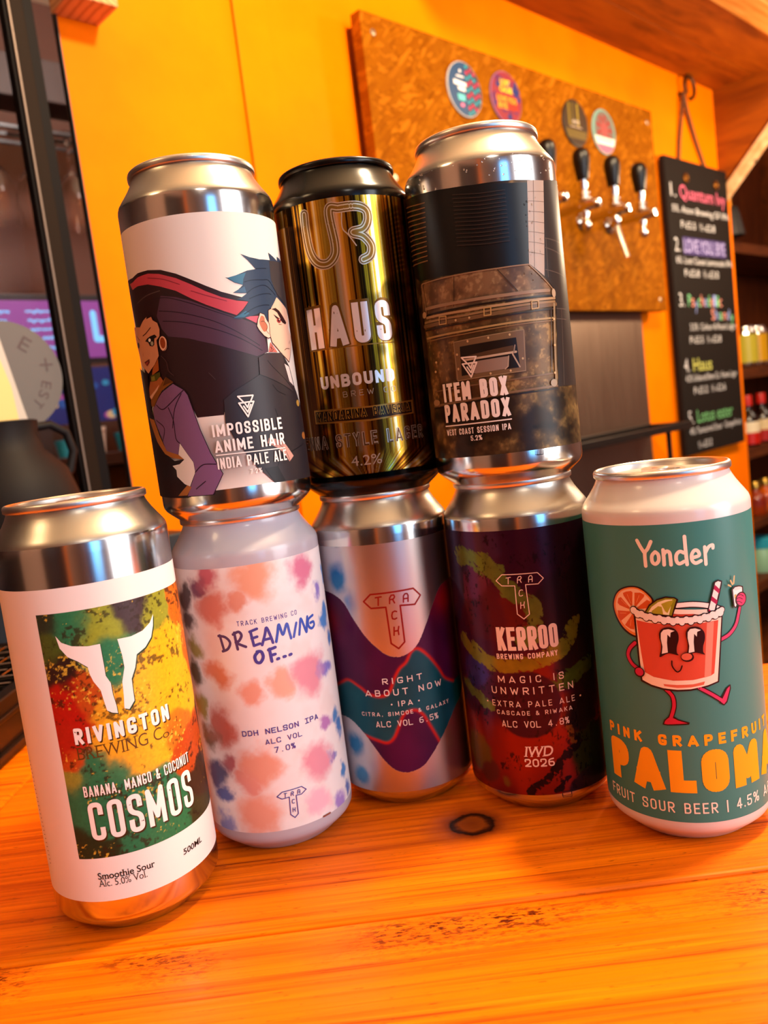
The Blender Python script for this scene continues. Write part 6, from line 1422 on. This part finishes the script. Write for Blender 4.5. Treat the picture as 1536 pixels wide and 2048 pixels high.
def artwork(ops, root, part, rough=.45, metal=0, gap=.008, r=RB+.045):
    a = Art(); M = lambda h: mat('ink_%s_%02d_%02d' % (h, int(rough*100), int(metal*100)), h, rough, metal, spec=.25)
    for o in ops:
        k = o[0]
        if k == 'p': a.poly(pts(o[3]), M(o[1]), o[2])
        elif k == 's': a.stroke(pts(o[5]), o[2], M(o[1]), o[3], o[4])
        elif k == 'e': a.poly(ellipse(*o[2:6]), M(o[1]))
        elif k == 't': a.text(o[1], o[3], o[4], o[5], o[6], M(o[2]), **{q: v for q, v in o[7].items()})
    n = a.k; bm = a.wrap(r, gap); o = obj(part, bm, a.mats, root); radial_normals(o); return o
paper = mat_paint('label_paper', .42); foil = mat_paint('label_foil', .24); brushed = mat_paint('label_brushed', .36); film = mat_paint('label_film', .36)
white_paint = mat('cream_can_paint', 'd8cfc8', .3, coat=.3); lav_paint = mat('grey_can_paint', 'b4b0b8', .3, coat=.3)
black_can = mat('black_can_paint', '060302', .2, spec=.3); black_lid = mat('black_lid', '120c0a', .25, metal=.5)
ZT = 150.5 - 3.0
def label_set(root, z0, z1, fn, m, ops, rough, metal=0, **k):
    lb = band('label', z0, z1, fn, m, root, **k)
    artwork(ops, lb, 'print', rough, metal)
r = can('beer_can', 168, -120.7, 320.2, 0, ALU, ALU2, 'tall white-labelled can with a bull head on a green, yellow and red square')
lb = band('label', 16.6, 137.6, flat_colour('e8e0d8'), paper, r, ds=1.0)
band('picture', RECT[1], RECT[2], paint_splash, paper, lb, s0=RECT[0], s1=52, ds=.3, r=RB+.04)
artwork(ART['R'], lb, 'print', .42)
r = can('beer_can', 150.5, -64.9, 365.6, 0, lav_paint, ALU2, 'grey can with pink and blue dye blots and blue handwriting')
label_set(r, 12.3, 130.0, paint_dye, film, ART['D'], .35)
r = can('beer_can', 150.5, -3.3, 392.6, 0, ALU, ALU2, 'silver can with a purple and teal wave and a red T shaped outline')
label_set(r, 9.8, 127.8, paint_wave, brushed, ART['E'], .35, ds=.27, fine=54)
r = can('beer_can', 150.5, 60.3, 371.3, 0, ALU, ALU2, 'dark purple, red and green brush-painted can under the can with the metal trunk')
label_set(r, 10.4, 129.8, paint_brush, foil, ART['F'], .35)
r = can('beer_can', 150.5, 115.4, 331.3, 0, white_paint, ALU2, 'green and cream can with a walking cocktail glass and big yellow letters')
label_set(r, 11.4, 131.0, flat_colour('3f7f76'), film, ART['P'], .33, ds=1.0)
r = can('beer_can', 150.5, -64.6, 365.0, ZT, ALU, ALU2, 'silver can with a cream label of two cartoon people, left of the top row')
label_set(r, 15.1, 125.5, paint_cream, paper, ART['A'], .42, ds=1.0)
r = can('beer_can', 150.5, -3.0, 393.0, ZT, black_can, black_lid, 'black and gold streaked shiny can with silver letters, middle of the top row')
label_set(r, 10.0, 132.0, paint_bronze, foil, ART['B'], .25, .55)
r = can('beer_can', 150.5, 59.9, 371.0, ZT, ALU, ALU2, 'silver can with a dark brown label showing a battered metal trunk')
label_set(r, 15.0, 124.4, paint_trunk, film, ART['C'], .35)
# condensation on the shoulder and label of the trunk can
b = BM(); rr = random.Random(11)
for i in range(90):
    if i < 60: a = rr.uniform(-1.3, 1.2); zz = rr.uniform(126, 135)
    else: a = rr.gauss(.62, .1); zz = rr.uniform(84, 122)
    rad = rr.uniform(.15, .45); R_ = RB + .05
    bmesh.ops.create_icosphere(b, subdivisions=1, radius=rad*S, matrix=Matrix.Translation(Vector((R_*math.sin(a), -R_*math.cos(a), zz))*S) @ Matrix.Rotation(a, 4, 'Z') @ Matrix.Diagonal((1, .45, 1.25, 1)))
o = obj('water_drops', b, mat('water', (1, 1, 1), .03, trans=1), r, 180); o['kind'] = 'stuff'; MATS['water'].node_tree.nodes['Principled BSDF'].inputs['IOR'].default_value = 1.33
